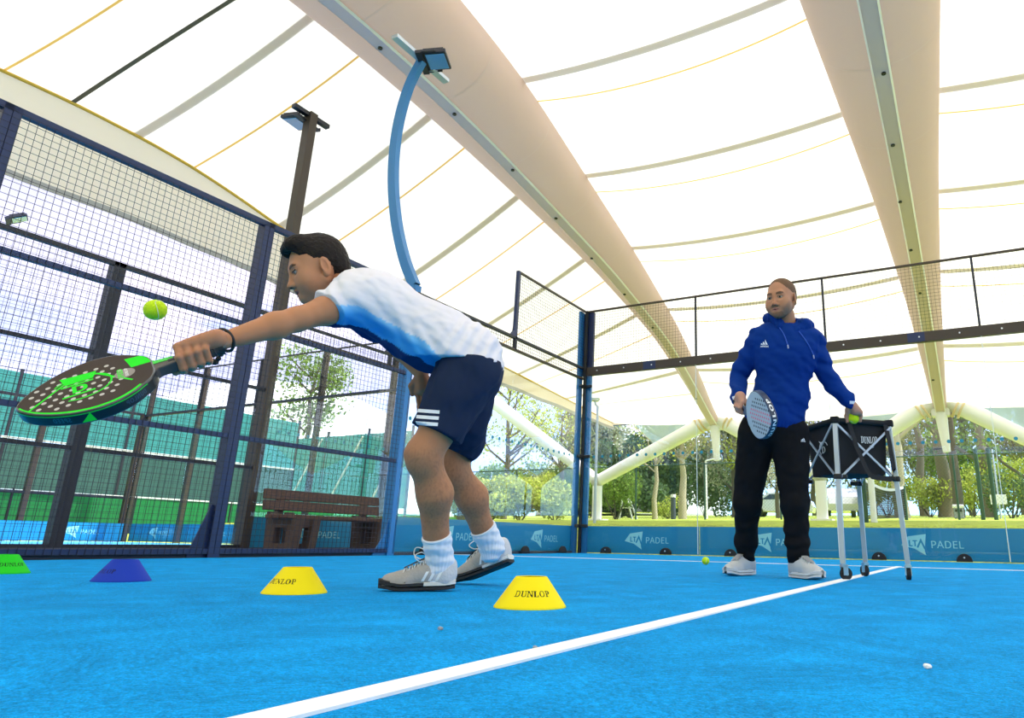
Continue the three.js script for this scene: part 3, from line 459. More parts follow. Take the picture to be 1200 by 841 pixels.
// ---------------------------------------------------------------- ball cart
{
  const d = 3.93, A = G(991, 679); const S = 0.355;
  const hr = camR.clone().setY(0).normalize(), hb = camB.clone().setY(0).normalize().negate(), th = 0.26;
  const u = hr.clone().multiplyScalar(Math.cos(th)).addScaledVector(hb, Math.sin(th)), v = hr.clone().multiplyScalar(-Math.sin(th)).addScaledVector(hb, Math.cos(th));
  const c = thing('ball_cart', 'silver tubular ball cart on castors with a black fabric basket', 'ball cart', A.clone().addScaledVector(u, S / 2).addScaledVector(v, S / 2));
  const Q = (a, b, y) => V().addScaledVector(u, (a - 0.5) * S).addScaledVector(v, (b - 0.5) * S).setY(y);
  const corners = [[0, 0], [1, 0], [1, 1], [0, 1]];
  for (const [a, b] of corners) {
    const out = (t) => V().addScaledVector(u, (a - 0.5) * t).addScaledVector(v, (b - 0.5) * t);
    const foot = Q(a, b, 0.085).add(out(0.05)), top = Q(a, b, 0.86);
    const leg = part(c, 'leg', bar(foot, top, 0.026, 0.026), M.alu, 'silver square tube leg');
    part(leg, 'leg_joint', new RoundedBoxGeometry(0.045, 0.028, 0.045, 2, 0.006).translate(...foot.clone().lerp(top, 0.60).toArray()), M.black);
    part(leg, 'joint_arm', new RoundedBoxGeometry(0.05, 0.024, 0.03, 2, 0.006).translate(...foot.clone().lerp(top, 0.60).addScaledVector(u, a ? -0.03 : 0.03).toArray()), M.black);
    const cas = new THREE.Group(); cas.name = 'castor'; c.add(cas); cas.position.copy(foot).setY(0); cas.rotation.y = 0.7 + a * 1.1 + b * 0.5;
    part(cas, 'wheel', new THREE.CylinderGeometry(0.032, 0.032, 0.022, 20).rotateX(Math.PI / 2).translate(0.014, 0.032, 0), M.rubber);
    part(cas, 'hub', new THREE.CylinderGeometry(0.01, 0.01, 0.023, 12).rotateX(Math.PI / 2).translate(0.014, 0.032, 0), M.chrome);
    part(cas, 'fork', merge([boxAt(-0.008, 0.02, 0.024, 0.075, 0.012, 0.016), boxAt(-0.008, 0.02, 0.024, 0.075, -0.016, -0.012), boxAt(-0.012, 0.02, 0.066, 0.08, -0.016, 0.016), rod(V(0, 0.075, 0), V(0, 0.1, 0), 0.012)]), M.chrome);
  }
  const bl = mat(lin(0.012, 0.012, 0.015), 0.9, 0, { sheen: 0.2 });
  // fabric bag: four sagging sides and a bottom
  const bagPt = (s, v2) => { const seg = Math.min(3, Math.floor(s * 4)), f = s * 4 - seg, [a0, b0] = corners[seg], [a1, b1] = corners[(seg + 1) % 4]; const in0 = 0.06 + 0.10 * v2, a = a0 + (a1 - a0) * f, b = b0 + (b1 - b0) * f; const bulge = 0.04 * Math.sin(Math.PI * f) * (0.4 + v2); const aa = 0.5 + (a - 0.5) * (1 - in0 + bulge), bb = 0.5 + (b - 0.5) * (1 - in0 + bulge); return Q(aa, bb, 0.875 - v2 * 0.30 - 0.012 * Math.sin(Math.PI * f) * (1 - v2) + 0.006 * nz(s * 30, v2 * 9, 2)); };
  const bag = part(c, 'bag', grid(64, 14, (s, v2) => bagPt(s, v2)), new THREE.MeshPhysicalMaterial({ color: lin(0.012, 0.012, 0.015), roughness: 0.9, side: THREE.DoubleSide }), 'black fabric basket');
  part(bag, 'bag_bottom', grid(8, 8, (a, b) => Q(0.12 + 0.76 * a, 0.12 + 0.76 * b, 0.578 - 0.02 * Math.sin(Math.PI * a) * Math.sin(Math.PI * b))), bl);
  const rim = []; for (let i = 0; i < 4; i++) { const [a0, b0] = corners[i], [a1, b1] = corners[(i + 1) % 4]; rim.push(rod(Q(a0, b0, 0.872), Q(a1, b1, 0.872), 0.016, 0.016, 10)); } part(c, 'rim', merge(rim), bl);
  for (const [a, b] of corners) part(c, 'corner_cap', new RoundedBoxGeometry(0.05, 0.04, 0.05, 2, 0.01).translate(...Q(a, b, 0.872).toArray()), bl);
  // scissor braces on every side
  for (let i = 0; i < 4; i++) { const [a0, b0] = corners[i], [a1, b1] = corners[(i + 1) % 4]; const o = u.clone().multiplyScalar(a0 + a1 - 1).addScaledVector(v, b0 + b1 - 1).multiplyScalar(0.012);
    part(c, 'brace', bar(Q(a0, b0, 0.85).add(o), Q(a1, b1, 0.545).add(o), 0.006, 0.012), M.alu); part(c, 'brace', bar(Q(a1, b1, 0.85).addScaledVector(o, 1.6), Q(a0, b0, 0.545).addScaledVector(o, 1.6), 0.006, 0.012), M.alu); }
  // carrying strap on the front side and the prints
  const strap = [Q(0.22, -0.06, 0.86), Q(0.3, -0.10, 0.72), Q(0.42, -0.13, 0.6), Q(0.5, -0.14, 0.555), Q(0.86, -0.14, 0.545), Q(0.93, -0.12, 0.6), Q(0.92, -0.09, 0.75), Q(0.9, -0.05, 0.86)];
  const sc = new THREE.CatmullRomCurve3(strap, false, 'catmullrom', 0.2);
  part(c, 'carry_strap', grid(1, 50, (s, t) => sc.getPoint(t).addScaledVector(u, (s - 0.5) * (t > 0.4 && t < 0.72 ? 0.004 : 0.03)).add(V(0, (s - 0.5) * (t > 0.4 && t < 0.72 ? 0.03 : 0), 0))), new THREE.MeshPhysicalMaterial({ color: lin(0.012, 0.012, 0.014), roughness: 0.85, side: THREE.DoubleSide }));
  const pr = canvasTex(512, 160, (g, w, h) => { g.clearRect(0, 0, w, h); g.fillStyle = 'rgb(225,228,230)'; g.font = 'bold 92px serif'; g.textAlign = 'center'; g.fillText('DUNLOP', w / 2, 82); g.font = 'bold 34px sans-serif'; g.fillText('SPORT', w / 2 + 60, 126); });
  const pm = mat(0xffffff, 0.7, 0, { map: pr, transparent: true, alphaTest: 0.5, side: THREE.DoubleSide });
  part(bag, 'print', grid(12, 3, (s, t) => bagPt((0.42 + 0.42 * s) / 4, 0.55 - 0.32 * t).addScaledVector(v, -0.004)), pm, 'white lettering on the bag');
  const lp = canvasTex(256, 256, (g, w, h) => { g.clearRect(0, 0, w, h); g.strokeStyle = 'rgb(225,228,230)'; g.lineWidth = 14; g.beginPath(); g.arc(150, 130, 84, 2.3, 5.9); g.stroke(); g.fillStyle = 'rgb(225,228,230)'; g.font = 'bold 110px serif'; g.fillText('D', 104, 180); g.beginPath(); g.moveTo(150, 60); g.lineTo(60, 30); g.lineTo(110, 90); g.fill(); });
  part(bag, 'print', grid(8, 4, (s, t) => bagPt((3 + 0.32 + 0.42 * s) / 4, 0.68 - 0.42 * t).addScaledVector(u, -0.004)), mat(0xffffff, 0.7, 0, { map: lp, transparent: true, alphaTest: 0.5, side: THREE.DoubleSide }), 'white emblem on the bag');
}
ball(P(1000, 490, 3.98), 'yellow green ball held in the coach fingertips over the cart', 1.1);
// ---------------------------------------------------------------- figures: joined distance fields, meshed
class Field {
  constructor() { this.p = []; this.cuts = []; this.warp = null; }
  cone(a, b, ra, rb, k = 0.03, sub = false) { const d = b.clone().sub(a); this.p.push({ t: 0, a, d, L2: Math.max(1e-9, d.lengthSq()), ra, dr: rb - ra, k, sub, c: a.clone().addScaledVector(d, 0.5), R: d.length() / 2 + Math.max(ra, rb) }); return this; }
  chain(pts, radii, k = 0.012) { for (let i = 0; i < pts.length - 1; i++) this.cone(pts[i], pts[i + 1], radii[i], radii[i + 1], k); return this; }
  ell(c, r, m = null, k = 0.03, sub = false) { this.p.push({ t: 1, c, r, k, sub, e: m ? m.elements : null, R: Math.max(r.x, r.y, r.z) }); return this; }
  cut(point, normal) { this.cuts.push([point, normal.clone().normalize()]); return this; } // keeps the side against the normal
  prim(q, x, y, z) {
    if (q.t === 0) { const px = x - q.a.x, py = y - q.a.y, pz = z - q.a.z; let t = (px * q.d.x + py * q.d.y + pz * q.d.z) / q.L2; t = t < 0 ? 0 : t > 1 ? 1 : t; const dx = px - q.d.x * t, dy = py - q.d.y * t, dz = pz - q.d.z * t; return Math.sqrt(dx * dx + dy * dy + dz * dz) - q.ra - q.dr * t; }
    let px = x - q.c.x, py = y - q.c.y, pz = z - q.c.z; if (q.e) { const e = q.e, a = px * e[0] + py * e[1] + pz * e[2], b = px * e[4] + py * e[5] + pz * e[6], c = px * e[8] + py * e[9] + pz * e[10]; px = a; py = b; pz = c; }
    const r = q.r, k0 = Math.hypot(px / r.x, py / r.y, pz / r.z), k1 = Math.hypot(px / (r.x * r.x), py / (r.y * r.y), pz / (r.z * r.z)); return k1 < 1e-9 ? -Math.min(r.x, r.y, r.z) : k0 * (k0 - 1) / k1;
  }
  at(x, y, z) {
    let d = 1e3;
    for (const q of this.p) {
      const far = Math.hypot(x - q.c.x, y - q.c.y, z - q.c.z) - q.R;
      if (!q.sub) { if (far > d + q.k && far > 0.02) continue; const e = this.prim(q, x, y, z), h = Math.max(0, q.k - Math.abs(d - e)) / q.k; d = Math.min(d, e) - h * h * q.k * 0.25; }
      else { if (-far < d - q.k) continue; const e = -this.prim(q, x, y, z), h = Math.max(0, q.k - Math.abs(d - e)) / q.k; d = Math.max(d, e) + h * h * q.k * 0.25; }
    }
    if (this.warp) d += this.warp(x, y, z, d);
    for (const [p, n] of this.cuts) { const e = (x - p.x) * n.x + (y - p.y) * n.y + (z - p.z) * n.z; if (e > d) d = e; }
    return d;
  }
  bounds(pad) { const b = new THREE.Box3(); for (const q of this.p) if (!q.sub) { if (q.t === 0) { const m = Math.max(q.ra, q.ra + q.dr); for (const e of [q.a, q.a.clone().add(q.d)]) { b.expandByPoint(e.clone().addScalar(m)); b.expandByPoint(e.clone().addScalar(-m)); } } else { b.expandByPoint(q.c.clone().addScalar(q.R)); b.expandByPoint(q.c.clone().addScalar(-q.R)); } } return b.expandByScalar(pad); }
}
function meshField(F, cell, colorAt) {                        // naive surface nets; blocks that the surface cannot reach are skipped
  const b = F.bounds(cell * 2), n = b.getSize(V()).divideScalar(cell).ceil().addScalar(2), nx = n.x, ny = n.y, nzz = n.z, val = new Float32Array(nx * ny * nzz).fill(1), B = 6;
  for (let k = 0; k < nzz; k += B) for (let j = 0; j < ny; j += B) for (let i = 0; i < nx; i += B) {
    const c = F.at(b.min.x + (i + B / 2) * cell, b.min.y + (j + B / 2) * cell, b.min.z + (k + B / 2) * cell), reach = B * cell * 1.45 + 0.02;
    if (Math.abs(c) > reach) { if (c < 0) for (let z = k; z < Math.min(nzz, k + B); z++) for (let y = j; y < Math.min(ny, j + B); y++) for (let x = i; x < Math.min(nx, i + B); x++) val[(z * ny + y) * nx + x] = -1; continue; }
    for (let z = k; z < Math.min(nzz, k + B); z++) for (let y = j; y < Math.min(ny, j + B); y++) for (let x = i; x < Math.min(nx, i + B); x++) val[(z * ny + y) * nx + x] = F.at(b.min.x + x * cell, b.min.y + y * cell, b.min.z + z * cell);
  }
  const id = new Int32Array(nx * ny * nzz).fill(-1), pos = [], idx = [], at = (x, y, z) => val[(z * ny + y) * nx + x];
  const E = [[0, 1], [2, 3], [4, 5], [6, 7], [0, 2], [1, 3], [4, 6], [5, 7], [0, 4], [1, 5], [2, 6], [3, 7]];
  for (let z = 0; z < nzz - 1; z++) for (let y = 0; y < ny - 1; y++) for (let x = 0; x < nx - 1; x++) {
    const v = []; let m = 0; for (let c = 0; c < 8; c++) { const q = at(x + (c & 1), y + (c >> 1 & 1), z + (c >> 2)); v.push(q); if (q < 0) m |= 1 << c; }
    if (m === 0 || m === 255) continue;
    let sx = 0, sy = 0, sz = 0, s = 0;
    for (const [p, q] of E) if ((v[p] < 0) !== (v[q] < 0)) { const t = v[p] / (v[p] - v[q]); sx += (p & 1) + ((q & 1) - (p & 1)) * t; sy += (p >> 1 & 1) + ((q >> 1 & 1) - (p >> 1 & 1)) * t; sz += (p >> 2) + ((q >> 2) - (p >> 2)) * t; s++; }
    id[(z * ny + y) * nx + x] = pos.length / 3; pos.push(b.min.x + (x + sx / s) * cell, b.min.y + (y + sy / s) * cell, b.min.z + (z + sz / s) * cell);
  }
  const I = (x, y, z) => id[(z * ny + y) * nx + x], quad = (a, b2, c, d, f) => { if (a < 0 || b2 < 0 || c < 0 || d < 0) return; f ? idx.push(a, b2, c, a, c, d) : idx.push(a, c, b2, a, d, c); };
  for (let z = 1; z < nzz - 1; z++) for (let y = 1; y < ny - 1; y++) for (let x = 1; x < nx - 1; x++) {
    const o = at(x, y, z) < 0;
    if (o !== at(x + 1, y, z) < 0) quad(I(x, y - 1, z - 1), I(x, y, z - 1), I(x, y, z), I(x, y - 1, z), o);
    if (o !== at(x, y + 1, z) < 0) quad(I(x - 1, y, z - 1), I(x - 1, y, z), I(x, y, z), I(x, y, z - 1), o);
    if (o !== at(x, y, z + 1) < 0) quad(I(x - 1, y - 1, z), I(x, y - 1, z), I(x, y, z), I(x - 1, y, z), o);
  }
  const nrm = new Float32Array(pos.length), col = colorAt ? new Float32Array(pos.length) : null, e = cell * 0.6, q = V(), nn = V();
  for (let i = 0; i < pos.length; i += 3) {
    const [x, y, z] = [pos[i], pos[i + 1], pos[i + 2]]; nn.set(F.at(x + e, y, z) - F.at(x - e, y, z), F.at(x, y + e, z) - F.at(x, y - e, z), F.at(x, y, z + e) - F.at(x, y, z - e)).normalize();
    nrm[i] = nn.x; nrm[i + 1] = nn.y; nrm[i + 2] = nn.z;
    if (col) { const c = colorAt(q.set(x, y, z), nn); col[i] = c[0]; col[i + 1] = c[1]; col[i + 2] = c[2]; }
  }
  const g = new THREE.BufferGeometry(); g.setAttribute('position', new THREE.Float32BufferAttribute(pos, 3)); g.setAttribute('normal', new THREE.BufferAttribute(nrm, 3)); if (col) g.setAttribute('color', new THREE.BufferAttribute(col, 3)); g.setIndex(idx); return g;
}
const mixc = (a, b, t) => [a[0] + (b[0] - a[0]) * t, a[1] + (b[1] - a[1]) * t, a[2] + (b[2] - a[2]) * t];
const decal = (mesh, at, nrm, up, w, h, d, m, parent, name, label) => {  // a print that follows the cloth
  const z = nrm.clone().normalize(), x = V().crossVectors(up, z).normalize(), y = V().crossVectors(z, x), e = new THREE.Euler().setFromRotationMatrix(new THREE.Matrix4().makeBasis(x, y, z));
  mesh.updateWorldMatrix(true, true); const g = new DecalGeometry(mesh, at, e, V(w, h, d)); const p = g.attributes.position, n = g.attributes.normal; for (let i = 0; i < p.count; i++) p.setXYZ(i, p.getX(i) + n.getX(i) * 0.0015, p.getY(i) + n.getY(i) * 0.0015, p.getZ(i) + n.getZ(i) * 0.0015);
  return part(parent, name, g, m, label);
};
// a head in its own axes: x to the person's left, y up, z out of the face; eyes at y = 0
function headField(o = {}) {
  const F = new Field(), jaw = o.jaw ?? 1;
  F.ell(V(0, 0.032, -0.018), V(0.0735, 0.086, 0.095), null, 0.03);
  F.ell(V(0, -0.018, 0.022), V(0.063, 0.078, 0.066), null, 0.03);
  F.ell(V(0, -0.066, 0.032), V(0.046 * jaw, 0.042, 0.048), null, 0.03);
  F.cone(V(-0.05 * jaw, -0.052, 0.0), V(0, -0.088, 0.062), 0.017, 0.018, 0.025); F.cone(V(0.05 * jaw, -0.052, 0.0), V(0, -0.088, 0.062), 0.017, 0.018, 0.025);
  F.ell(V(0, -0.092, 0.066), V(0.019, 0.015, 0.015), null, 0.02);
  F.cone(V(-0.036, 0.021, 0.072), V(0.036, 0.021, 0.072), 0.011, 0.011, 0.02);
  F.ell(V(-0.044, -0.03, 0.053), V(0.02, 0.02, 0.018), null, 0.04); F.ell(V(0.044, -0.03, 0.053), V(0.02, 0.02, 0.018), null, 0.04); F.ell(V(-0.034, -0.052, 0.055), V(0.02, 0.02, 0.018), null, 0.04); F.ell(V(0.034, -0.052, 0.055), V(0.02, 0.02, 0.018), null, 0.04);
  for (const s of [-1, 1]) F.ell(V(s * 0.031, 0.001, 0.089), V(0.018, 0.011, 0.012), null, 0.012, true);
  for (const s of [-1, 1]) F.ell(V(s * 0.031, 0.0, 0.0725), V(0.0125, 0.0105, 0.0115), null, 0.003);
  for (const s of [-1, 1]) F.cone(V(s * 0.018, 0.0065, 0.0815), V(s * 0.043, 0.0065, 0.0765), 0.0042, 0.0042, 0.004);
  F.cone(V(0, 0.008, 0.079), V(0, -0.034, 0.1), 0.0085, 0.0105, 0.014); F.ell(V(0, -0.038, 0.1), V(0.0115, 0.0095, 0.0125), null, 0.01);
  for (const s of [-1, 1]) F.ell(V(s * 0.0125, -0.041, 0.089), V(0.0085, 0.0075, 0.0105), null, 0.008);
  F.cone(V(-0.02, -0.0635, 0.079), V(0, -0.0605, 0.09), 0.0045, 0.0065, 0.006); F.cone(V(0.02, -0.0635, 0.079), V(0, -0.0605, 0.09), 0.0045, 0.0065, 0.006);
  F.cone(V(-0.017, -0.0715, 0.078), V(0.017, -0.0715, 0.078), 0.006, 0.006, 0.006); F.ell(V(0, -0.0725, 0.084), V(0.013, 0.0065, 0.007), null, 0.006);
  if (o.open) F.ell(V(0, -0.067, 0.093), V(0.014, 0.0035, 0.012), null, 0.004, true);
  for (const s of [-1, 1]) { const m = new THREE.Matrix4().makeRotationY(s * 0.35); F.ell(V(s * 0.0775, -0.012, -0.012), V(0.0065, 0.033, 0.019), m, 0.008); F.ell(V(s * 0.083, -0.01, -0.008), V(0.005, 0.02, 0.010), m, 0.006, true); F.ell(V(s * 0.075, -0.036, -0.006), V(0.006, 0.012, 0.01), null, 0.006); }
  return F;
}
const SKIN = { a: [0.46, 0.235, 0.135], b: [0.56, 0.30, 0.19] };
function faceColor(skin, lip, brow, p, extra) {
  let c = skin.slice(); const s = Math.abs(p.x);
  const red = Math.exp(-(((s - 0.045) / 0.02) ** 2 + ((p.y + 0.03) / 0.02) ** 2)) * 0.12; c = mixc(c, [skin[0], skin[1] * 0.7, skin[2] * 0.65], red + (p.z > 0.09 ? 0.12 : 0));
  if (p.z > 0.06) {
    const arch = 0.021 + 0.004 * Math.cos((s - 0.032) * 90); if (s > 0.012 && s < 0.05 && Math.abs(p.y - arch) < 0.0052 - (s > 0.04 ? (s - 0.04) * 0.25 : 0)) c = mixc(c, brow, 0.85);
    const ex = s - 0.031; if ((ex / 0.0125) ** 2 + ((p.y + 0.0005) / 0.0052) ** 2 < 1 && p.z < 0.092) { c = [0.36, 0.31, 0.28]; if (ex * ex + p.y * p.y < 0.0054 ** 2) c = [0.015, 0.010, 0.008]; }
    if (s > 0.017 && s < 0.046 && Math.abs(p.y - 0.0055) < 0.0016) c = [0.02, 0.014, 0.012];
    const lx = Math.abs(p.x) / 0.0235; if (lx < 1 && p.y < -0.0575 - 0.004 * lx && p.y > -0.0785 + 0.006 * lx) c = mixc(c, lip, 0.8);
    if (s < 0.017 && Math.abs(p.y + 0.0665) < 0.0016) c = [0.08, 0.02, 0.02];
    if (s > 0.004 && s < 0.011 && Math.abs(p.y + 0.0455) < 0.0022 && p.z > 0.085) c = [0.08, 0.03, 0.02];
  }
  return extra ? extra(p, c) : c;
}
const skinM = new THREE.MeshPhysicalMaterial({ color: 0xffffff, vertexColors: true, roughness: 0.5, specularIntensity: 0.35 });
const clothM = (c, o = {}) => new THREE.MeshPhysicalMaterial({ color: c, roughness: 0.9, specularIntensity: 0.25, ...o });
const clothVC = new THREE.MeshPhysicalMaterial({ color: 0xffffff, vertexColors: true, roughness: 0.88, specularIntensity: 0.25 });
const joinSkin = (list) => { const g = mergeGeometries(list.map((h) => h.toNonIndexed())); return mergeVertices(g, 1e-5); };
// fingers that close round a handle: c centre of the grip, a towards the racket head, n side where the knuckles start, b on to the other side
function gripHand(F, W, c, a, n, b, R = 0.019, slant = 0.35) {
  const rho = R + 0.0085, q = (s, deg, r = rho) => { const t = deg * Math.PI / 180; return c.clone().addScaledVector(a, s).addScaledVector(n, Math.cos(t) * r).addScaledVector(b, Math.sin(t) * r); };
  const S = [0.034, 0.012, -0.010, -0.030], rad = [0.0098, 0.0100, 0.0095, 0.0084];
  for (let i = 0; i < 4; i++) {
    const s = S[i], K = q(s - 0.004, -28, rho + 0.012), sl = slant * 0.01;
    F.cone(W.clone().addScaledVector(a, (s) * 0.45), K, 0.0185, 0.0125, 0.014);
    F.chain([K, q(s + sl, 32, rho + 0.004), q(s + sl * 1.5, 95, rho + 0.001), q(s + sl * 2, 160, rho), q(s + sl * 2, 205, rho)], [rad[i] * 1.18, rad[i] * 1.05, rad[i], rad[i] * 0.92, rad[i] * 0.8], 0.005);
  }
  F.chain([W.clone().addScaledVector(n, -0.008).addScaledVector(a, 0.012), q(0.012, -108, rho + 0.008), q(0.042, -150, rho + 0.002), q(0.06, 170, rho)], [0.018, 0.0145, 0.0108, 0.0088], 0.010);
}
// a trainer in its own axes: heel at x = 0, toe at x = 0.29, y up, z across
function makeShoe(o) {
  const g = new THREE.Group(); g.name = 'shoe'; g.userData.label = 'trainer with laces and dark outsole';
  const L = 0.29, half = (x) => interp([[0, 0.022], [0.02, 0.034], [0.07, 0.038], [0.13, 0.036], [0.19, 0.046], [0.23, 0.045], [0.265, 0.033], [0.285, 0.014], [0.29, 0.004]], x);
  const lift = (x) => 0.012 * smooth(0.2, 0.29, x) + 0.004 * smooth(0.04, 0, x);
  const slab = (y0, y1, grow, x0, x1) => { const f = grid(40, 12, (u, v) => { const x = x0 + (x1 - x0) * u, a = v * 2 * Math.PI, w = half(Math.min(L, Math.max(0, x))) + grow, ca = Math.cos(a), sa = Math.sin(a), m = Math.max(Math.abs(ca), Math.abs(sa)); return V(x, lift(x) + (y0 + y1) / 2 + sa / m * (y1 - y0) / 2, ca / m * w); }); const capA = grid(1, 12, (u, v) => { const a = v * 2 * Math.PI, ca = Math.cos(a), sa = Math.sin(a), m = Math.max(Math.abs(ca), Math.abs(sa)); return V(x0, lift(x0) + (y0 + y1) / 2 + u * sa / m * (y1 - y0) / 2, u * ca / m * (half(Math.max(0, x0)) + grow)); }); const h = merge([f, capA]); h.computeVertexNormals(); return h; };
  part(g, 'outsole', slab(0, 0.016, 0.004, 0, L), new THREE.MeshPhysicalMaterial({ color: o.sole, roughness: 0.7, side: THREE.DoubleSide }), 'dark outsole');
  part(g, 'toe_guard', slab(0.012, 0.036, 0.005, 0.245, L), new THREE.MeshPhysicalMaterial({ color: o.toe ?? o.sole, roughness: 0.7, side: THREE.DoubleSide }));
  part(g, 'midsole', slab(0.014, 0.034, 0.003, -0.002, 0.12), new THREE.MeshPhysicalMaterial({ color: o.mid, roughness: 0.6, side: THREE.DoubleSide }), 'pale midsole');
  part(g, 'midsole_front', slab(0.014, 0.031, 0.003, 0.12, 0.26), new THREE.MeshPhysicalMaterial({ color: o.midFront ?? o.sole, roughness: 0.65, side: THREE.DoubleSide }));
  const F = new Field();
  F.cone(V(0.045, 0.05, 0), V(0.24, 0.034, 0), 0.037, 0.027, 0.03); F.cone(V(0.19, 0.03, 0.012), V(0.25, 0.028, 0.0), 0.03, 0.024, 0.03); F.cone(V(0.19, 0.03, -0.012), V(0.25, 0.028, 0.0), 0.03, 0.024, 0.03);
  F.cone(V(0.04, 0.04, 0), V(0.03, 0.085, 0), 0.037, 0.033, 0.03); F.cone(V(0.06, 0.07, 0), V(0.13, 0.062, 0), 0.036, 0.034, 0.03); F.cone(V(0.1, 0.075, 0), V(0.2, 0.042, 0), 0.028, 0.026, 0.03);
  F.cone(V(0.018, 0.10, 0), V(0.02, 0.06, 0), 0.014, 0.02, 0.02);
  F.cone(V(0.055, 0.16, 0), V(0.07, 0.075, 0), 0.034, 0.027, 0.006, true);
  F.cut(V(0, 0.02, 0), V(0, -1, 0)); F.warp = (x, y, z) => 0.0009 * nz(x * 160, y * 160, z * 160);
  part(g, 'upper', meshField(F, 0.004, (p) => { const t = smooth(0.11, 0.075, p.x); const k = 1 + 0.08 * nz(p.x * 300, p.y * 300, p.z * 300); const c = mixc(o.upper, o.heel, t); return [c[0] * k, c[1] * k, c[2] * k]; }), new THREE.MeshPhysicalMaterial({ color: 0xffffff, vertexColors: true, roughness: 0.8 }));
  const tg = grid(10, 6, (u, v) => V(0.098 + 0.1 * u, 0.13 - 0.046 * u + 0.004 * Math.sin(v * Math.PI), (v - 0.5) * 0.042)); part(g, 'tongue', tg, new THREE.MeshPhysicalMaterial({ color: o.tongue, roughness: 0.85, side: THREE.DoubleSide }));
  const lm = mat(o.lace, 0.8), lace = [];
  for (let i = 0; i < 5; i++) { const x = 0.108 + i * 0.02, y = 0.116 - 0.0086 * i; lace.push(tube([V(x - 0.004, y - 0.014, -0.026), V(x, y + 0.004, -0.012), V(x + 0.006, y + 0.004, 0.012), V(x + 0.012, y - 0.014, 0.026)], 0.0026, 12, 5), tube([V(x - 0.004, y - 0.014, 0.026), V(x, y + 0.005, 0.012), V(x + 0.006, y + 0.003, -0.012), V(x + 0.012, y - 0.014, -0.026)], 0.0026, 12, 5)); }
  if (o.loops) { const y = 0.118; lace.push(tube([V(0.105, y, 0), V(0.13, y + 0.035, 0.02), V(0.16, y + 0.04, 0.035), V(0.165, y + 0.015, 0.035), V(0.135, y - 0.004, 0.018), V(0.107, y, 0.002)], 0.0022, 30, 5), tube([V(0.105, y, 0), V(0.135, y + 0.025, -0.025), V(0.16, y + 0.012, -0.04), V(0.14, y - 0.01, -0.03), V(0.107, y, -0.002)], 0.0022, 30, 5), tube([V(0.105, y, 0), V(0.12, y - 0.02, 0.035), V(0.13, y - 0.045, 0.042)], 0.002, 14, 5)); }
  part(g, 'lace', merge(lace), lm);
  if (o.stripes) for (const s of [-1, 1]) for (let i = 0; i < 3; i++) { const x = 0.068 + i * 0.026; part(g, 'stripe', grid(1, 5, (u, v) => { const y = 0.036 + 0.036 * v; const q = V(x - 0.018 * v + 0.011 * u, y, 0); let z = 0.03; for (let k = 0; k < 30; k++) { const d = F.at(q.x, q.y, s * z); z -= d * 0.7; if (Math.abs(d) < 2e-4) break; } return V(q.x, q.y, s * (z + 0.0014)); }), new THREE.MeshPhysicalMaterial({ color: o.stripes, roughness: 0.6, side: THREE.DoubleSide })); }
  return g;
}
function placeShoe(s, heel, toe, up, parent) {
  const x = toe.clone().sub(heel), len = x.length(); x.normalize(); const z = V().crossVectors(x, up).normalize(), y = V().crossVectors(z, x);
  const m = new THREE.Matrix4().makeBasis(x, y, z).setPosition(heel.clone().sub(parent.position)); m.decompose(s.position, s.quaternion, s.scale); const k = Math.min(1.12, Math.max(0.9, len / 0.29)); s.scale.setScalar(k); parent.add(s); return s;
}
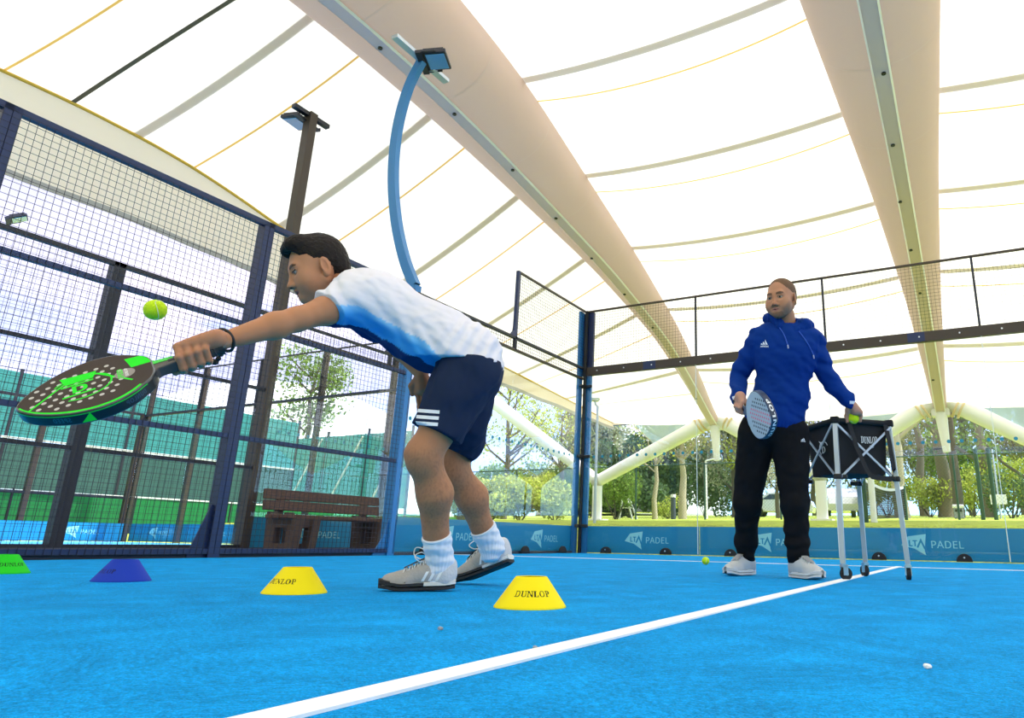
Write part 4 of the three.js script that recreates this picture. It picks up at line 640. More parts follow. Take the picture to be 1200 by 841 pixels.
// ---------------------------------------------------------------- the bending player
{
  const J = { // joints from the photograph, with the depth along the optical axis
    hipN: P(553, 436, 2.50), hipF: P(541, 436, 2.72), kneeN: P(497, 532, 2.38), kneeF: P(531, 548, 2.66), ankN: P(516, 658, 2.47), ankF: P(577, 641, 2.78),
    pel: P(548, 418, 2.60), mid: P(500, 384, 2.58), chest: P(448, 360, 2.56), shN: P(412, 355, 2.44), shF: P(428, 350, 2.76), neck: P(412, 335, 2.60),
    elbN: P(348, 374, 2.24), wriN: P(262, 399, 2.04), elbF: P(472, 412, 2.86), wriF: P(494, 438, 2.80),
  };
  const fwd = camR.clone().negate(), spine = J.chest.clone().sub(J.pel).normalize(), side = J.shN.clone().sub(J.shF).normalize(); // side: towards his near shoulder
  const front = V().crossVectors(spine, side).normalize(); if (front.y > 0) front.negate();
  const who = thing('person', 'player in white and blue shirt bending forward with racket arm outstretched', 'person', V(J.pel.x, 0, J.pel.z));
  const base = who.position.clone().negate();
  const put = (name, g, m, label, parent = who) => part(parent, name, parent === who ? g.translate(base.x, base.y, base.z) : g, m, label);
  const tm = new THREE.Matrix4().makeBasis(side, front, spine);
  // --- skin: limbs and neck
  const sk = [0.47, 0.205, 0.10], B = new Field();
  B.ell(J.chest, V(0.15, 0.085, 0.14), tm, 0.06); B.ell(J.mid, V(0.13, 0.08, 0.15), tm, 0.06); B.ell(J.pel, V(0.14, 0.09, 0.11), tm, 0.06);
  B.cone(J.neck.clone().addScaledVector(spine, -0.02), P(398, 327, 2.59), 0.055, 0.052, 0.03);
  B.cone(J.shN, J.chest, 0.05, 0.06, 0.05); B.cone(J.shF, J.chest, 0.05, 0.06, 0.05);
  B.cone(J.shN, J.elbN.clone().lerp(J.shN, 0.5), 0.052, 0.047, 0.03); B.cone(J.elbN.clone().lerp(J.shN, 0.5), J.elbN, 0.047, 0.038, 0.02);
  B.cone(J.elbN, J.elbN.clone().lerp(J.wriN, 0.32), 0.038, 0.041, 0.02); B.cone(J.elbN.clone().lerp(J.wriN, 0.32), J.wriN, 0.041, 0.0255, 0.02);
  B.cone(J.shF, J.elbF, 0.048, 0.038, 0.02); B.cone(J.elbF, J.wriF, 0.038, 0.027, 0.02);
  const legs = [[J.hipN, J.kneeN, J.ankN], [J.hipF, J.kneeF, J.ankF]];
  for (const [h, k, a] of legs) {
    B.cone(h, k, 0.085, 0.058, 0.04); B.cone(k.clone().addScaledVector(fwd, 0.012), k.clone().add(V(0, -0.03, 0)).addScaledVector(fwd, 0.008), 0.048, 0.044, 0.03);
    const calf = k.clone().lerp(a, 0.36).addScaledVector(fwd, -0.018); B.cone(k, calf, 0.05, 0.058, 0.03); B.cone(calf, k.clone().lerp(a, 0.72), 0.057, 0.041, 0.03); B.cone(k.clone().lerp(a, 0.72), a, 0.040, 0.036, 0.02); B.cone(k, a, 0.044, 0.034, 0.02);
    if (a === J.ankN) B.cone(a, a.clone().add(V(0, -0.03, 0)).addScaledVector(fwd, 0.02), 0.035, 0.03, 0.02);
  }
  const hairy = (p) => { let c = sk.slice(); const low = p.y < 0.55 ? 1 : 0; if (low) { const h = 0.6 * nz(p.x * 240, p.y * 60, p.z * 240) + 0.5 * nz(p.x * 500, p.y * 110, p.z * 500), d = smooth(0.14, 0.24, p.y) * (1 - smooth(0.42, 0.52, p.y)); c = mixc(c, [0.10, 0.055, 0.04], Math.max(0, Math.min(0.4, h * 0.8 + 0.08)) * d * 0.8); } const bl = nz(p.x * 22, p.y * 22, p.z * 22); return [c[0] * (1 + 0.05 * bl), c[1] * (1 + 0.03 * bl), c[2]]; };
  const bodyGeo = meshField(B, 0.007, hairy);
  // --- head
  const hf = V().addScaledVector(camR, -0.78).addScaledVector(camB, 0.62).addScaledVector(camU, -0.30).normalize();
  let hu = V().addScaledVector(camU, 0.93).addScaledVector(camR, -0.30).addScaledVector(camB, -0.02); hu.addScaledVector(hf, -hu.dot(hf)).normalize();
  const HM = new THREE.Matrix4().makeBasis(V().crossVectors(hu, hf), hu, hf).setPosition(P(371, 316, 2.55)).scale(V(1.03, 1.03, 1.03));
  const HF = headField({ open: true, jaw: 1.04 });
  const headGeo = meshField(HF, 0.0026, (p) => faceColor([0.47, 0.215, 0.115], [0.40, 0.13, 0.10], [0.015, 0.010, 0.008], p, (q, c) => (q.y < -0.05 && q.z > 0.03 && q.y > -0.1 ? mixc(c, [0.2, 0.12, 0.1], 0.12 * (nz(q.x * 400, q.y * 400, q.z * 400) > 0 ? 1 : 0)) : c))).applyMatrix4(HM);
  // --- hand that holds the racket
  const gc = prButt.clone().addScaledVector(prDir, 0.058), H = new Field();
  const up2 = camU.clone().addScaledVector(prDir, -camU.dot(prDir)).normalize(), near = V().crossVectors(up2, prDir); if (near.dot(camB) < 0) near.negate();
  const wr = gc.clone().addScaledVector(prDir, -0.062).addScaledVector(up2, 0.030).addScaledVector(near, 0.006);
  H.cone(J.wriN, wr, 0.0255, 0.026, 0.02);
  gripHand(H, wr.clone().addScaledVector(prDir, 0.012), gc, prDir, up2.clone().multiplyScalar(0.8).addScaledVector(near, 0.6).normalize(), near.clone().multiplyScalar(0.8).addScaledVector(up2, -0.6).normalize());
  const handGeo = meshField(H, 0.0028, (p) => { const k = nz(p.x * 90, p.y * 90, p.z * 90); return [0.46 + 0.03 * k, 0.20 + 0.01 * k, 0.105]; });
  // --- far hand, relaxed beside the hip
  const H2 = new Field(), w2 = J.wriF, fd = V().addScaledVector(camU, -0.9).addScaledVector(camR, 0.12).addScaledVector(camB, -0.1).normalize();
  H2.cone(w2, w2.clone().addScaledVector(fd, 0.055), 0.026, 0.032, 0.02);
  for (let i = 0; i < 4; i++) { const k = w2.clone().addScaledVector(fd, 0.075 - i * 0.004).addScaledVector(camR, -0.03 + i * 0.02); H2.cone(w2.clone().addScaledVector(fd, 0.02), k, 0.018, 0.0125, 0.014); H2.chain([k, k.clone().addScaledVector(fd, 0.036), k.clone().addScaledVector(fd, 0.062).addScaledVector(camB, 0.01), k.clone().addScaledVector(fd, 0.076).addScaledVector(camB, 0.022)], [0.0105, 0.0095, 0.0088, 0.0075], 0.005); }
  H2.chain([w2.clone().addScaledVector(fd, 0.02).addScaledVector(camR, -0.02), w2.clone().addScaledVector(fd, 0.05).addScaledVector(camR, -0.048), w2.clone().addScaledVector(fd, 0.085).addScaledVector(camR, -0.052)], [0.017, 0.0125, 0.009], 0.01);
  const hand2 = meshField(H2, 0.0035, () => [0.42, 0.18, 0.095]);
  put('body', joinSkin([bodyGeo, headGeo, handGeo, hand2]), skinM);
  // --- hair: thick on top, short at the sides
  const HR = new Field(); HR.ell(V(0, 0.044, -0.021), V(0.0775, 0.087, 0.098), null, 0.02); HR.cone(V(-0.035, 0.104, 0.04), V(0.035, 0.104, 0.04), 0.02, 0.02, 0.05); HR.cone(V(-0.034, 0.098, 0.068), V(0.034, 0.098, 0.068), 0.012, 0.012, 0.04); HR.ell(V(0, -0.01, -0.07), V(0.06, 0.06, 0.045), null, 0.03);
  HR.ell(V(0, -0.012, 0.085), V(0.078, 0.1, 0.066), null, 0.008, true); for (const s of [-1, 1]) { HR.ell(V(s * 0.084, -0.022, 0.0), V(0.02, 0.04, 0.034), null, 0.008, true); HR.ell(V(s * 0.072, 0.0, 0.052), V(0.03, 0.06, 0.036), null, 0.006, true); }
  HR.cut(V(0, -0.055, -0.05), V(0, -1, 0.25)); HR.warp = (x, y, z) => 0.0022 * nz(x * 220, y * 60, z * 60) + 0.0016 * nz(x * 400, y * 300, z * 140);
  put('hair', meshField(HR, 0.0028).applyMatrix4(HM), mat(lin(0.014, 0.009, 0.007), 0.6, 0, { specularIntensity: 0.4 }), 'short black hair');
  // --- shirt
  const S = new Field();
  S.ell(J.chest.clone().addScaledVector(spine, 0.02), V(0.19, 0.118, 0.165), tm, 0.06); S.ell(J.mid.clone().addScaledVector(front, 0.018), V(0.165, 0.122, 0.18), tm, 0.08); S.ell(J.pel.clone().addScaledVector(spine, 0.03).addScaledVector(front, 0.012), V(0.198, 0.136, 0.17), tm, 0.08); S.cone(J.hipN, J.pel, 0.10, 0.11, 0.05);
  S.cone(J.shN, J.chest, 0.066, 0.09, 0.05); S.cone(J.shF, J.chest, 0.066, 0.09, 0.05); S.cone(J.neck, J.chest, 0.066, 0.1, 0.05);
  const slN = J.shN.clone().lerp(J.elbN, 0.40), slF = J.shF.clone().lerp(J.elbF, 0.5);
  S.cone(J.shN, slN, 0.066, 0.071, 0.04); S.cone(J.shF, slF, 0.066, 0.068, 0.04);
  S.cone(P(500, 418, 2.5), P(470, 398, 2.5), 0.05, 0.04, 0.06); S.cone(P(502, 420, 2.68), P(470, 400, 2.66), 0.05, 0.04, 0.06);
  const upW = V(0, 1, 0); const ax = (p) => { const d = p.clone().sub(J.pel); return [d.dot(spine), d.dot(front), d.dot(side)]; };
  const tmp = V();
  S.warp = (x, y, z) => { tmp.set(x, y, z); const [s, f, w] = ax(tmp); const fold = Math.sin(70 * (s * 0.65 + f * 1.5) + 6 * nz(s * 6, f * 5, w * 5)) * 0.0035 * smooth(-0.02, 0.08, f + 0.05) + 0.007 * nz(s * 11, f * 22, w * 9) + 0.003 * nz(s * 30, f * 50, w * 26) + 0.003 * Math.sin(150 * s + 10 * w) * smooth(0.14, 0.02, s); return fold; };
  S.cut(P(548, 434, 2.6), V(0, -1, 0).addScaledVector(camR, -0.02));
  S.cut(slN.clone().addScaledVector(J.elbN.clone().sub(J.shN).normalize(), 0.015), J.elbN.clone().sub(J.shN).addScaledVector(camU, -0.04));
  const neckCut = P(405, 322, 2.6);
  S.p.push({ t: 0, a: J.neck.clone().addScaledVector(spine, -0.02), d: P(380, 305, 2.58).sub(J.neck), L2: P(380, 305, 2.58).sub(J.neck).lengthSq(), ra: 0.052, dr: 0.02, k: 0.006, sub: true, c: J.neck, R: 0.3 });
  const shirtCol = (p) => {
    const [s, f, w] = ax(p); const e = f - (0.012 + 0.16 * Math.max(0, s - 0.30) + 0.10 * Math.max(0, 0.16 - s)) + 0.022 * nz(s * 9, f * 6, w * 7);
    let c = [0.73, 0.70, 0.75];
    if (s < 0.46 && s > 0.045) { if (e > 0) c = mixc([0.24, 0.55, 0.85], [0.05, 0.32, 0.72], smooth(0, 0.03, e)); if (e > 0.062 + 0.02 * nz(s * 14, w * 8, 3)) c = [0.012, 0.035, 0.13]; }
    return c;
  };
  const shirt = put('shirt', meshField(S, 0.0065, shirtCol), clothVC, 'white short sleeved sports shirt with blue dyed front');
  // --- shorts
  const T = new Field();
  T.ell(J.pel.clone().addScaledVector(spine, -0.02), V(0.155, 0.116, 0.115), tm, 0.05);
  const hemN = J.hipN.clone().lerp(J.kneeN, 0.78), hemF = J.hipF.clone().lerp(J.kneeF, 0.72);
  T.cone(J.hipN.clone().addScaledVector(camR, -0.01), hemN, 0.115, 0.090, 0.04); T.cone(J.hipF.clone().addScaledVector(camR, 0.0), hemF.clone().addScaledVector(camR, 0.02), 0.112, 0.094, 0.03);
  T.cone(P(562, 440, 2.6), P(548, 500, 2.6), 0.08, 0.07, 0.05);
  T.warp = (x, y, z) => 0.007 * nz(x * 13, y * 9, z * 13) + 0.0035 * nz(x * 34, y * 20, z * 34) + 0.003 * Math.sin((x + z) * 60 + y * 30);
  T.cut(P(545, 430, 2.6), V(0, 1, 0));
  const legCut = (h, k, t, f) => [h.clone().lerp(k, t), k.clone().sub(h).normalize().addScaledVector(f, 0.1)];
  { const [p, n] = legCut(J.hipN, J.kneeN, 0.76, camR.clone().multiplyScalar(0.5)); T.cuts.push([p, n.normalize()]); }
  const shorts = put('shorts', meshField(T, 0.0065), clothM(lin(0.016, 0.026, 0.06)), 'navy knee length sports shorts');
  // three white bars on the near leg
  shorts.updateMatrixWorld(true);
  for (let i = 0; i < 3; i++) { const at = P(502, 489, 2.36), upv = camU.clone().addScaledVector(camR, 0.07).normalize(), nrm = C0.clone().sub(at).normalize().addScaledVector(camR, -0.25); const d = decal(shorts, at.addScaledVector(upv, 0.021 - i * 0.021), nrm, upv, 0.082, 0.0115, 0.24, mat(lin(0.85, 0.85, 0.86), 0.7), who, 'stripe', 'white stripe across the shorts leg'); d.geometry.translate(base.x, base.y, base.z); }
  // --- wrist band: braided cord with beads and toggle
  { const wd = J.wriN.clone().sub(J.elbN).normalize(), c = J.wriN.clone().addScaledVector(wd, -0.004), e1 = V().crossVectors(wd, camU).normalize(), e2 = V().crossVectors(wd, e1), pts = []; for (let i = 0; i < 20; i++) { const t = i / 20 * 2 * Math.PI; pts.push(c.clone().addScaledVector(e1, Math.cos(t) * 0.034).addScaledVector(e2, Math.sin(t) * 0.034).addScaledVector(wd, 0.006 * Math.cos(t))); }
    const bm = mat(lin(0.01, 0.01, 0.012), 0.6), band = put('bracelet', tube(pts, 0.0048, 60, 6, true), bm, 'black cord bracelet with beads');
    const low = [P(262, 409, 2.0), P(259, 415, 2.0), P(256, 420, 2.0), P(252, 424, 2.0)]; low.forEach((p, i) => put('bead', new THREE.IcosahedronGeometry(i === 3 ? 0.0095 : 0.0075, 2).translate(p.x + base.x, p.y + base.y, p.z + base.z), bm, undefined, band)); }
  // --- socks and shoes
  const sockM = clothM(lin(0.78, 0.80, 0.86));
  for (const [h, k, a] of legs) { const F = new Field(), t = k.clone().lerp(a, 0.79); F.cone(t, a, 0.0515, 0.046, 0.02); const lo = a === J.ankF ? 0.022 : 0.05; F.cone(a, a.clone().add(V(0, -lo, 0)).addScaledVector(fwd, lo * 0.4), 0.045, a === J.ankF ? 0.038 : 0.041, 0.02); const dn = a.clone().sub(k).normalize(); F.cut(t.clone().addScaledVector(dn, -0.015), dn.clone().negate()); F.warp = (x, y, z) => 0.0005 * Math.sin(Math.atan2(x - a.x, z - a.z) * 26) + 0.0018 * Math.sin(y * 170) + 0.002 * nz(x * 40, y * 60, z * 40); const sock = put('sock', meshField(F, 0.0038), sockM, 'white ribbed sports sock'); const ct = t.clone().addScaledVector(dn, -0.014).add(base); put('sock_cuff', new THREE.TorusGeometry(0.0465, 0.0055, 8, 30).applyQuaternion(new THREE.Quaternion().setFromUnitVectors(V(0, 0, 1), dn)).translate(ct.x, ct.y, ct.z), sockM, undefined, sock); }
  const sh1 = makeShoe({ upper: [0.40, 0.365, 0.33], heel: [0.58, 0.58, 0.60], sole: lin(0.015, 0.015, 0.017), mid: lin(0.72, 0.70, 0.66), lace: lin(0.82, 0.80, 0.76), tongue: lin(0.02, 0.02, 0.02), stripes: lin(0.85, 0.85, 0.86), loops: true });
  const sh2 = sh1.clone();
  placeShoe(sh1, P(533, 690, 2.46), P(450, 692.5, 2.40), V(0, 1, 0).addScaledVector(camB, 0.03), who);
  placeShoe(sh2, P(600, 660, 2.80), P(533, 686, 2.86), V(0, 1, 0).addScaledVector(camB, -0.05), who);
}
// ---------------------------------------------------------------- the coach
{
  const D = 4.0, J = {
    shR: P(889, 397, 4.02), shL: P(953, 399, 3.98), elR: P(865, 440, 4.08), wrR: P(865, 470, 3.92), elL: P(968, 440, 3.98), wrL: P(998, 474, 3.96),
    neck: P(922, 383, 4.02), chest: P(921, 415, 4.0), belly: P(916, 462, 4.0), pel: P(906, 497, 4.0), hipR: P(886, 508, 4.03), hipL: P(925, 508, 3.97),
    knR: P(876, 588, 4.03), knL: P(931, 590, 3.86), anR: P(874, 655, 4.10), anL: P(936, 660, 3.82),
  };
  const who = thing('person', 'bearded coach in blue hooded top and black trousers beside the ball cart', 'person', V(J.pel.x, 0, J.pel.z)), base = who.position.clone().negate();
  const put = (name, g, m, label, parent = who) => part(parent, name, parent === who ? g.translate(base.x, base.y, base.z) : g, m, label);
  const up = J.neck.clone().sub(J.pel).normalize(), lat = J.shL.clone().sub(J.shR); lat.addScaledVector(up, -lat.dot(up)).normalize(); const fr = V().crossVectors(lat, up).normalize(); // lat: to his left, fr: out of his chest
  const tm = new THREE.Matrix4().makeBasis(lat, up, fr);
  const sk = [0.47, 0.22, 0.125], B = new Field();
  B.ell(J.chest, V(0.15, 0.16, 0.09), tm, 0.05); B.ell(J.belly, V(0.13, 0.16, 0.085), tm, 0.05); B.ell(J.pel, V(0.14, 0.1, 0.09), tm, 0.05);
  B.cone(J.neck.clone().addScaledVector(up, -0.04), P(920, 370, 4.0), 0.062, 0.056, 0.03);
  for (const [s, e, w] of [[J.shR, J.elR, J.wrR], [J.shL, J.elL, J.wrL]]) { B.cone(s, e, 0.05, 0.04, 0.02); B.cone(e, w, 0.042, 0.027, 0.02); B.cone(s, J.chest, 0.05, 0.08, 0.04); }
  for (const [h, k, a] of [[J.hipR, J.knR, J.anR], [J.hipL, J.knL, J.anL]]) { B.cone(h, k, 0.08, 0.055, 0.03); B.cone(k, a, 0.05, 0.036, 0.02); B.cone(a, a.clone().add(V(0, -0.04, 0)), 0.036, 0.034, 0.01); }
  const bodyGeo = meshField(B, 0.011, () => sk);
  const hf = V().addScaledVector(camR, -0.60).addScaledVector(camB, 0.78).addScaledVector(camU, 0.03).normalize();
  let hu = V(0, 1, 0).addScaledVector(camR, 0.03); hu.addScaledVector(hf, -hu.dot(hf)).normalize();
  const HM = new THREE.Matrix4().makeBasis(V().crossVectors(hu, hf), hu, hf).setPosition(P(915.5, 350, 3.98)).scale(V(1.03, 1.03, 1.03));
  const stub = [0.13, 0.07, 0.045];
  const headGeo = meshField(headField({ jaw: 1.08 }), 0.0028, (p) => faceColor(sk, [0.42, 0.17, 0.14], [0.07, 0.035, 0.02], p, (q, c) => {
    const n = nz(q.x * 500, q.y * 500, q.z * 500), s = Math.abs(q.x);
    let b = 0; if (q.y < -0.052 + 0.035 * smooth(0.052, 0.075, s) && q.z > -0.01) b = Math.max(0.55 * smooth(0.028, 0.045, s) * smooth(-0.05, -0.07, q.y - 0.03 * smooth(0.05, 0.075, s)), smooth(-0.077, -0.085, q.y) * (s < 0.034 ? 1.25 : 0.7)); if (q.y > -0.0585 && q.y < -0.046 && s < 0.03 && q.z > 0.075) b = 0.8;
    if (q.y > -0.082 && q.y < -0.057 && s < 0.024) b = 0;
    return mixc(c, stub, b * (0.5 + 0.25 * n));
  })).applyMatrix4(HM);
  // right hand closed on the racket handle
  const gc = coachGrip.butt.clone().addScaledVector(crDir, 0.06), H = new Field(), n1 = V().addScaledVector(camU, 0.75).addScaledVector(crN, 0.66); n1.addScaledVector(crDir, -n1.dot(crDir)).normalize(); let b1 = V().crossVectors(crDir, n1); if (b1.dot(crN) < 0) b1.negate();
  const wr = gc.clone().addScaledVector(crDir, -0.02).addScaledVector(camU, 0.062);
  H.cone(J.wrR, wr, 0.028, 0.028, 0.02); gripHand(H, wr, gc, crDir, n1, b1, 0.018);
  const hR = meshField(H, 0.0032, () => [0.50, 0.26, 0.18]);
  // left hand: fingertips on the ball
  const bc = P(1000, 490, 3.98), K = new Field(), w2 = J.wrL, kn = P(1002, 480.5, 3.96);
  K.cone(w2, kn, 0.027, 0.03, 0.02);
  const fing = [[-0.006, -0.036, 0.9], [0.02, -0.028, 1.05], [0.036, -0.008, 1.05], [0.037, 0.014, 0.9]];
  fing.forEach(([x, f, l], i) => { const a = kn.clone().addScaledVector(camR, x * 0.75).addScaledVector(camB, f * 0.5).addScaledVector(camU, -0.012), b = bc.clone().addScaledVector(camR, x * 1.05).addScaledVector(camB, f).addScaledVector(camU, 0.018), c = bc.clone().addScaledVector(camR, x * 0.95).addScaledVector(camB, f * 0.95).addScaledVector(camU, -0.016 * l); K.cone(w2.clone().lerp(kn, 0.4), a, 0.02, 0.0135, 0.014); K.chain([a, b, c], [0.0115, 0.0105, 0.0085], 0.006); });
  K.chain([w2.clone().addScaledVector(camR, -0.015), kn.clone().addScaledVector(camR, -0.04).addScaledVector(camB, -0.005), bc.clone().addScaledVector(camR, -0.04).addScaledVector(camU, 0.012), bc.clone().addScaledVector(camR, -0.038).addScaledVector(camU, -0.02).addScaledVector(camB, 0.008)], [0.018, 0.0145, 0.0115, 0.0095], 0.01);
  const hL = meshField(K, 0.0032, () => [0.50, 0.26, 0.18]);
  put('body', joinSkin([bodyGeo, headGeo, hR, hL]), skinM);
  // close cropped hair
  const HR = new Field(); HR.ell(V(0, 0.0335, -0.02), V(0.0755, 0.0865, 0.0965), null, 0.02); HR.ell(V(0, -0.005, -0.06), V(0.058, 0.06, 0.052), null, 0.02); HR.ell(V(0, -0.002, 0.1), V(0.08, 0.1, 0.066), null, 0.02, true);
  for (const s of [-1, 1]) { HR.ell(V(s * 0.084, -0.02, 0.0), V(0.02, 0.042, 0.03), null, 0.006, true); HR.ell(V(s * 0.07, -0.02, 0.05), V(0.03, 0.06, 0.036), null, 0.006, true); } HR.cut(V(0, -0.06, -0.05), V(0, -1, 0.2)); HR.warp = (x, y, z) => 0.0008 * nz(x * 500, y * 500, z * 500);
  put('hair', meshField(HR, 0.003).applyMatrix4(HM), mat(lin(0.13, 0.065, 0.03), 0.8), 'very short brown hair');
  // hooded top
  const S = new Field();
  S.ell(J.chest.clone().addScaledVector(up, 0.01), V(0.196, 0.2, 0.138), tm, 0.06); S.ell(J.belly, V(0.162, 0.18, 0.13), tm, 0.06); S.ell(J.pel.clone().addScaledVector(up, 0.03), V(0.172, 0.12, 0.13), tm, 0.06);
  S.cone(J.shR, J.neck.clone().addScaledVector(up, -0.03), 0.064, 0.07, 0.05); S.cone(J.shL, J.neck.clone().addScaledVector(up, -0.03), 0.064, 0.07, 0.05);
  for (const [s, e, w] of [[J.shR, J.elR, J.wrR], [J.shL, J.elL, J.wrL]]) { const m = e.clone().lerp(w, 0.82); S.cone(s, e, 0.066, 0.053, 0.014); S.cone(e, m, 0.053, 0.046, 0.012); S.cone(m, w, 0.046, 0.037, 0.012); }
  const wv = V(); S.warp = (x, y, z) => { wv.set(x, y, z).sub(J.pel); const a = wv.dot(lat), b = wv.dot(up), c = wv.dot(fr); const arm = Math.abs(a) > 0.18 ? 1 : 0.35; return 0.010 * nz(a * 9, b * 7, c * 9) + 0.006 * arm * Math.sin(b * 75 + a * 40 + 5 * nz(a * 7, b * 7, c * 7)) + 0.004 * nz(a * 26, b * 34, c * 26) + 0.0022 * Math.sin(a * 260) * smooth(0.05, 0.0, b + 0.0) * (Math.abs(a) < 0.2 ? 1 : 0); };
  for (const w of [[J.elR, J.wrR], [J.elL, J.wrL]]) { const n = w[1].clone().sub(w[0]).normalize(); const c = w[1].clone().addScaledVector(n, 0.004); S.p.push({ t: 1, c: c.clone().addScaledVector(n, 0.10), r: V(0.1, 0.1, 0.1), k: 0.004, sub: true, e: null, R: 0.1 }); }
  S.cut(J.pel.clone().addScaledVector(up, -0.005), up.clone().negate());
  S.cone(J.neck.clone().addScaledVector(up, -0.08), P(920, 360, 4.0), 0.066, 0.075, 0.01, true);
  const blue = clothM(lin(0.003, 0.034, 0.22)), hood = put('hooded_top', meshField(S, 0.008), blue, 'royal blue hooded sweatshirt');
  // hood collar lying round the neck
  const HD = new Field(), ring = [[-0.082, 0.045, 0.045], [-0.098, 0.03, -0.02], [-0.075, 0.03, -0.085], [0, 0.028, -0.125], [0.085, 0.026, -0.09], [0.112, 0.022, -0.02], [0.09, 0.012, 0.05], [0.045, -0.03, 0.088], [0.0, -0.05, 0.098], [-0.045, -0.015, 0.082], [-0.082, 0.045, 0.045]].map(([x, y, z]) => J.neck.clone().addScaledVector(up, 0.004).addScaledVector(lat, x).addScaledVector(up, y).addScaledVector(fr, z));
  for (let i = 0; i < ring.length - 1; i++) HD.cone(ring[i], ring[i + 1], i > 6 ? 0.023 : 0.037, i > 5 && i < 9 ? 0.023 : 0.037, 0.025);
  HD.warp = (x, y, z) => 0.006 * nz(x * 26, y * 26, z * 26) + 0.004 * nz(x * 60, y * 40, z * 60);
  put('hood', meshField(HD, 0.006), blue, 'folded hood', hood).geometry.translate(base.x, base.y, base.z);
  const cuffM = mat(lin(0.7, 0.72, 0.78), 0.7);
  const onFront = (px, py, d0) => { let p = P(px, py, d0 - 0.3), dir = p.clone().sub(C0).normalize(); for (let i = 0; i < 60; i++) { const d = S.at(p.x, p.y, p.z); p.addScaledVector(dir, d * 0.8); if (d < 5e-4) break; } return p; };
  for (const [pts] of [[[[912, 382], [918, 391], [923, 404]]], [[[936, 388], [946, 402], [953, 416]]]]) { const q = pts.map(([x, y]) => onFront(x, y, 4.0).addScaledVector(camB, 0.004).add(base)); put('drawstring', tube(q, 0.0035, 16, 5), mat(lin(0.02, 0.09, 0.48), 0.7), undefined, hood); put('drawstring_tip', tube([q[2], q[2].clone().add(V(0.002, -0.02, 0))], 0.004, 4, 5), mat(lin(0.4, 0.45, 0.6), 0.4), undefined, hood); }
  const badge = canvasTex(128, 128, (g, w, h) => { g.clearRect(0, 0, w, h); g.fillStyle = 'rgb(240,243,250)'; const bar3 = (x, y, hh) => { g.beginPath(); g.moveTo(x, 84); g.lineTo(x + 20, 84); g.lineTo(x + 20 - hh * 0.42 + 2, 84 - hh); g.lineTo(x - hh * 0.42 + 10, 84 - hh + 8); g.fill(); }; for (const [x, hh] of [[18, 18], [48, 42], [80, 66]]) { g.beginPath(); g.moveTo(x, 84); g.lineTo(x + 26, 84); g.lineTo(x + 26 - hh * 0.5, 84 - hh); g.lineTo(x - hh * 0.18 + 2, 84 - hh * 0.7); g.fill(); } g.font = 'bold 34px sans-serif'; g.textAlign = 'center'; g.fillText('adidas', 64, 116); });
  const badgeM = mat(0xffffff, 0.7, 0, { map: badge, transparent: true, alphaTest: 0.5 });
  { const at = onFront(896, 402, 4.0); const d = decal(hood, at, C0.clone().sub(at), camU, 0.056, 0.056, 0.12, badgeM, hood, 'badge', 'white chest mark'); d.geometry.translate(base.x, base.y, base.z); }
  for (const [px, py, w, h, rot] of [[863, 465, 0.045, 0.017, 0.35], [1000, 471.5, 0.042, 0.017, -0.05]]) { const at = onFront(px, py, 3.95), u2 = camU.clone().applyAxisAngle(camB, rot); const d = decal(hood, at, C0.clone().sub(at), u2, w, h, 0.08, cuffM, hood, 'cuff_stripe', 'white stripe on the cuff'); d.geometry.translate(base.x, base.y, base.z); }
  // trousers
  const T = new Field(); T.ell(J.pel.clone().addScaledVector(up, -0.02), V(0.168, 0.12, 0.122), tm, 0.05);
  for (const [h, k, a] of [[J.hipR, J.knR, J.anR], [J.hipL, J.knL, J.anL]]) { const am = a.clone().add(V(0, 0.012, 0)); T.cone(h, k, 0.112, 0.080, 0.025); T.cone(k, k.clone().lerp(am, 0.7), 0.080, 0.062, 0.03); T.cone(k.clone().lerp(am, 0.7), am, 0.062, 0.055, 0.02); }
  T.warp = (x, y, z) => 0.008 * nz(x * 12, y * 8, z * 12) + 0.004 * Math.sin(y * 60 + 6 * nz(x * 8, y * 5, z * 8)) * (0.3 + smooth(0.45, 0.1, y)) + 0.003 * nz(x * 30, y * 26, z * 30);
  T.cut(J.anR.clone().add(V(0, -0.012, 0)), V(0, -1, 0));
  const tr = put('trousers', meshField(T, 0.009), clothM(lin(0.008, 0.008, 0.010)), 'black tapered tracksuit trousers');
  { tr.updateMatrixWorld(true); const at = P(941, 515, 3.85); const d = decal(tr, at, C0.clone().sub(at), camU, 0.03, 0.03, 0.3, badgeM, who, 'badge', 'small white mark on the trousers'); d.geometry.translate(base.x, base.y, base.z); }
  const bandPts = []; for (let i = 0; i < 14; i++) { const t = i / 14 * 2 * Math.PI; bandPts.push(J.wrR.clone().lerp(wr, 0.12).addScaledVector(camR, Math.cos(t) * 0.031).addScaledVector(camB, Math.sin(t) * 0.031)); } put('wristband', tube(bandPts, 0.004, 30, 5, true), M.black);
  const s1 = makeShoe({ upper: [0.56, 0.57, 0.58], heel: [0.5, 0.51, 0.53], sole: lin(0.66, 0.67, 0.68), mid: lin(0.74, 0.74, 0.74), midFront: lin(0.74, 0.74, 0.74), toe: lin(0.6, 0.61, 0.62), lace: lin(0.72, 0.73, 0.74), tongue: lin(0.3, 0.31, 0.33) }); s1.userData.label = 'pale grey running shoe';
  const fl = (v) => v.setY(0.002), s2 = s1.clone();
  const toeR = fl(V().copy(J.anR).addScaledVector(camR, -0.13).addScaledVector(camB, 0.16)), dirR = toeR.clone().sub(J.anR).setY(0).normalize();
  placeShoe(s1, fl(J.anR.clone().addScaledVector(dirR, -0.07)), fl(J.anR.clone().addScaledVector(dirR, 0.225)), V(0, 1, 0), who);
  const dirL = camB.clone().multiplyScalar(0.94).addScaledVector(camR, 0.30).setY(0).normalize();
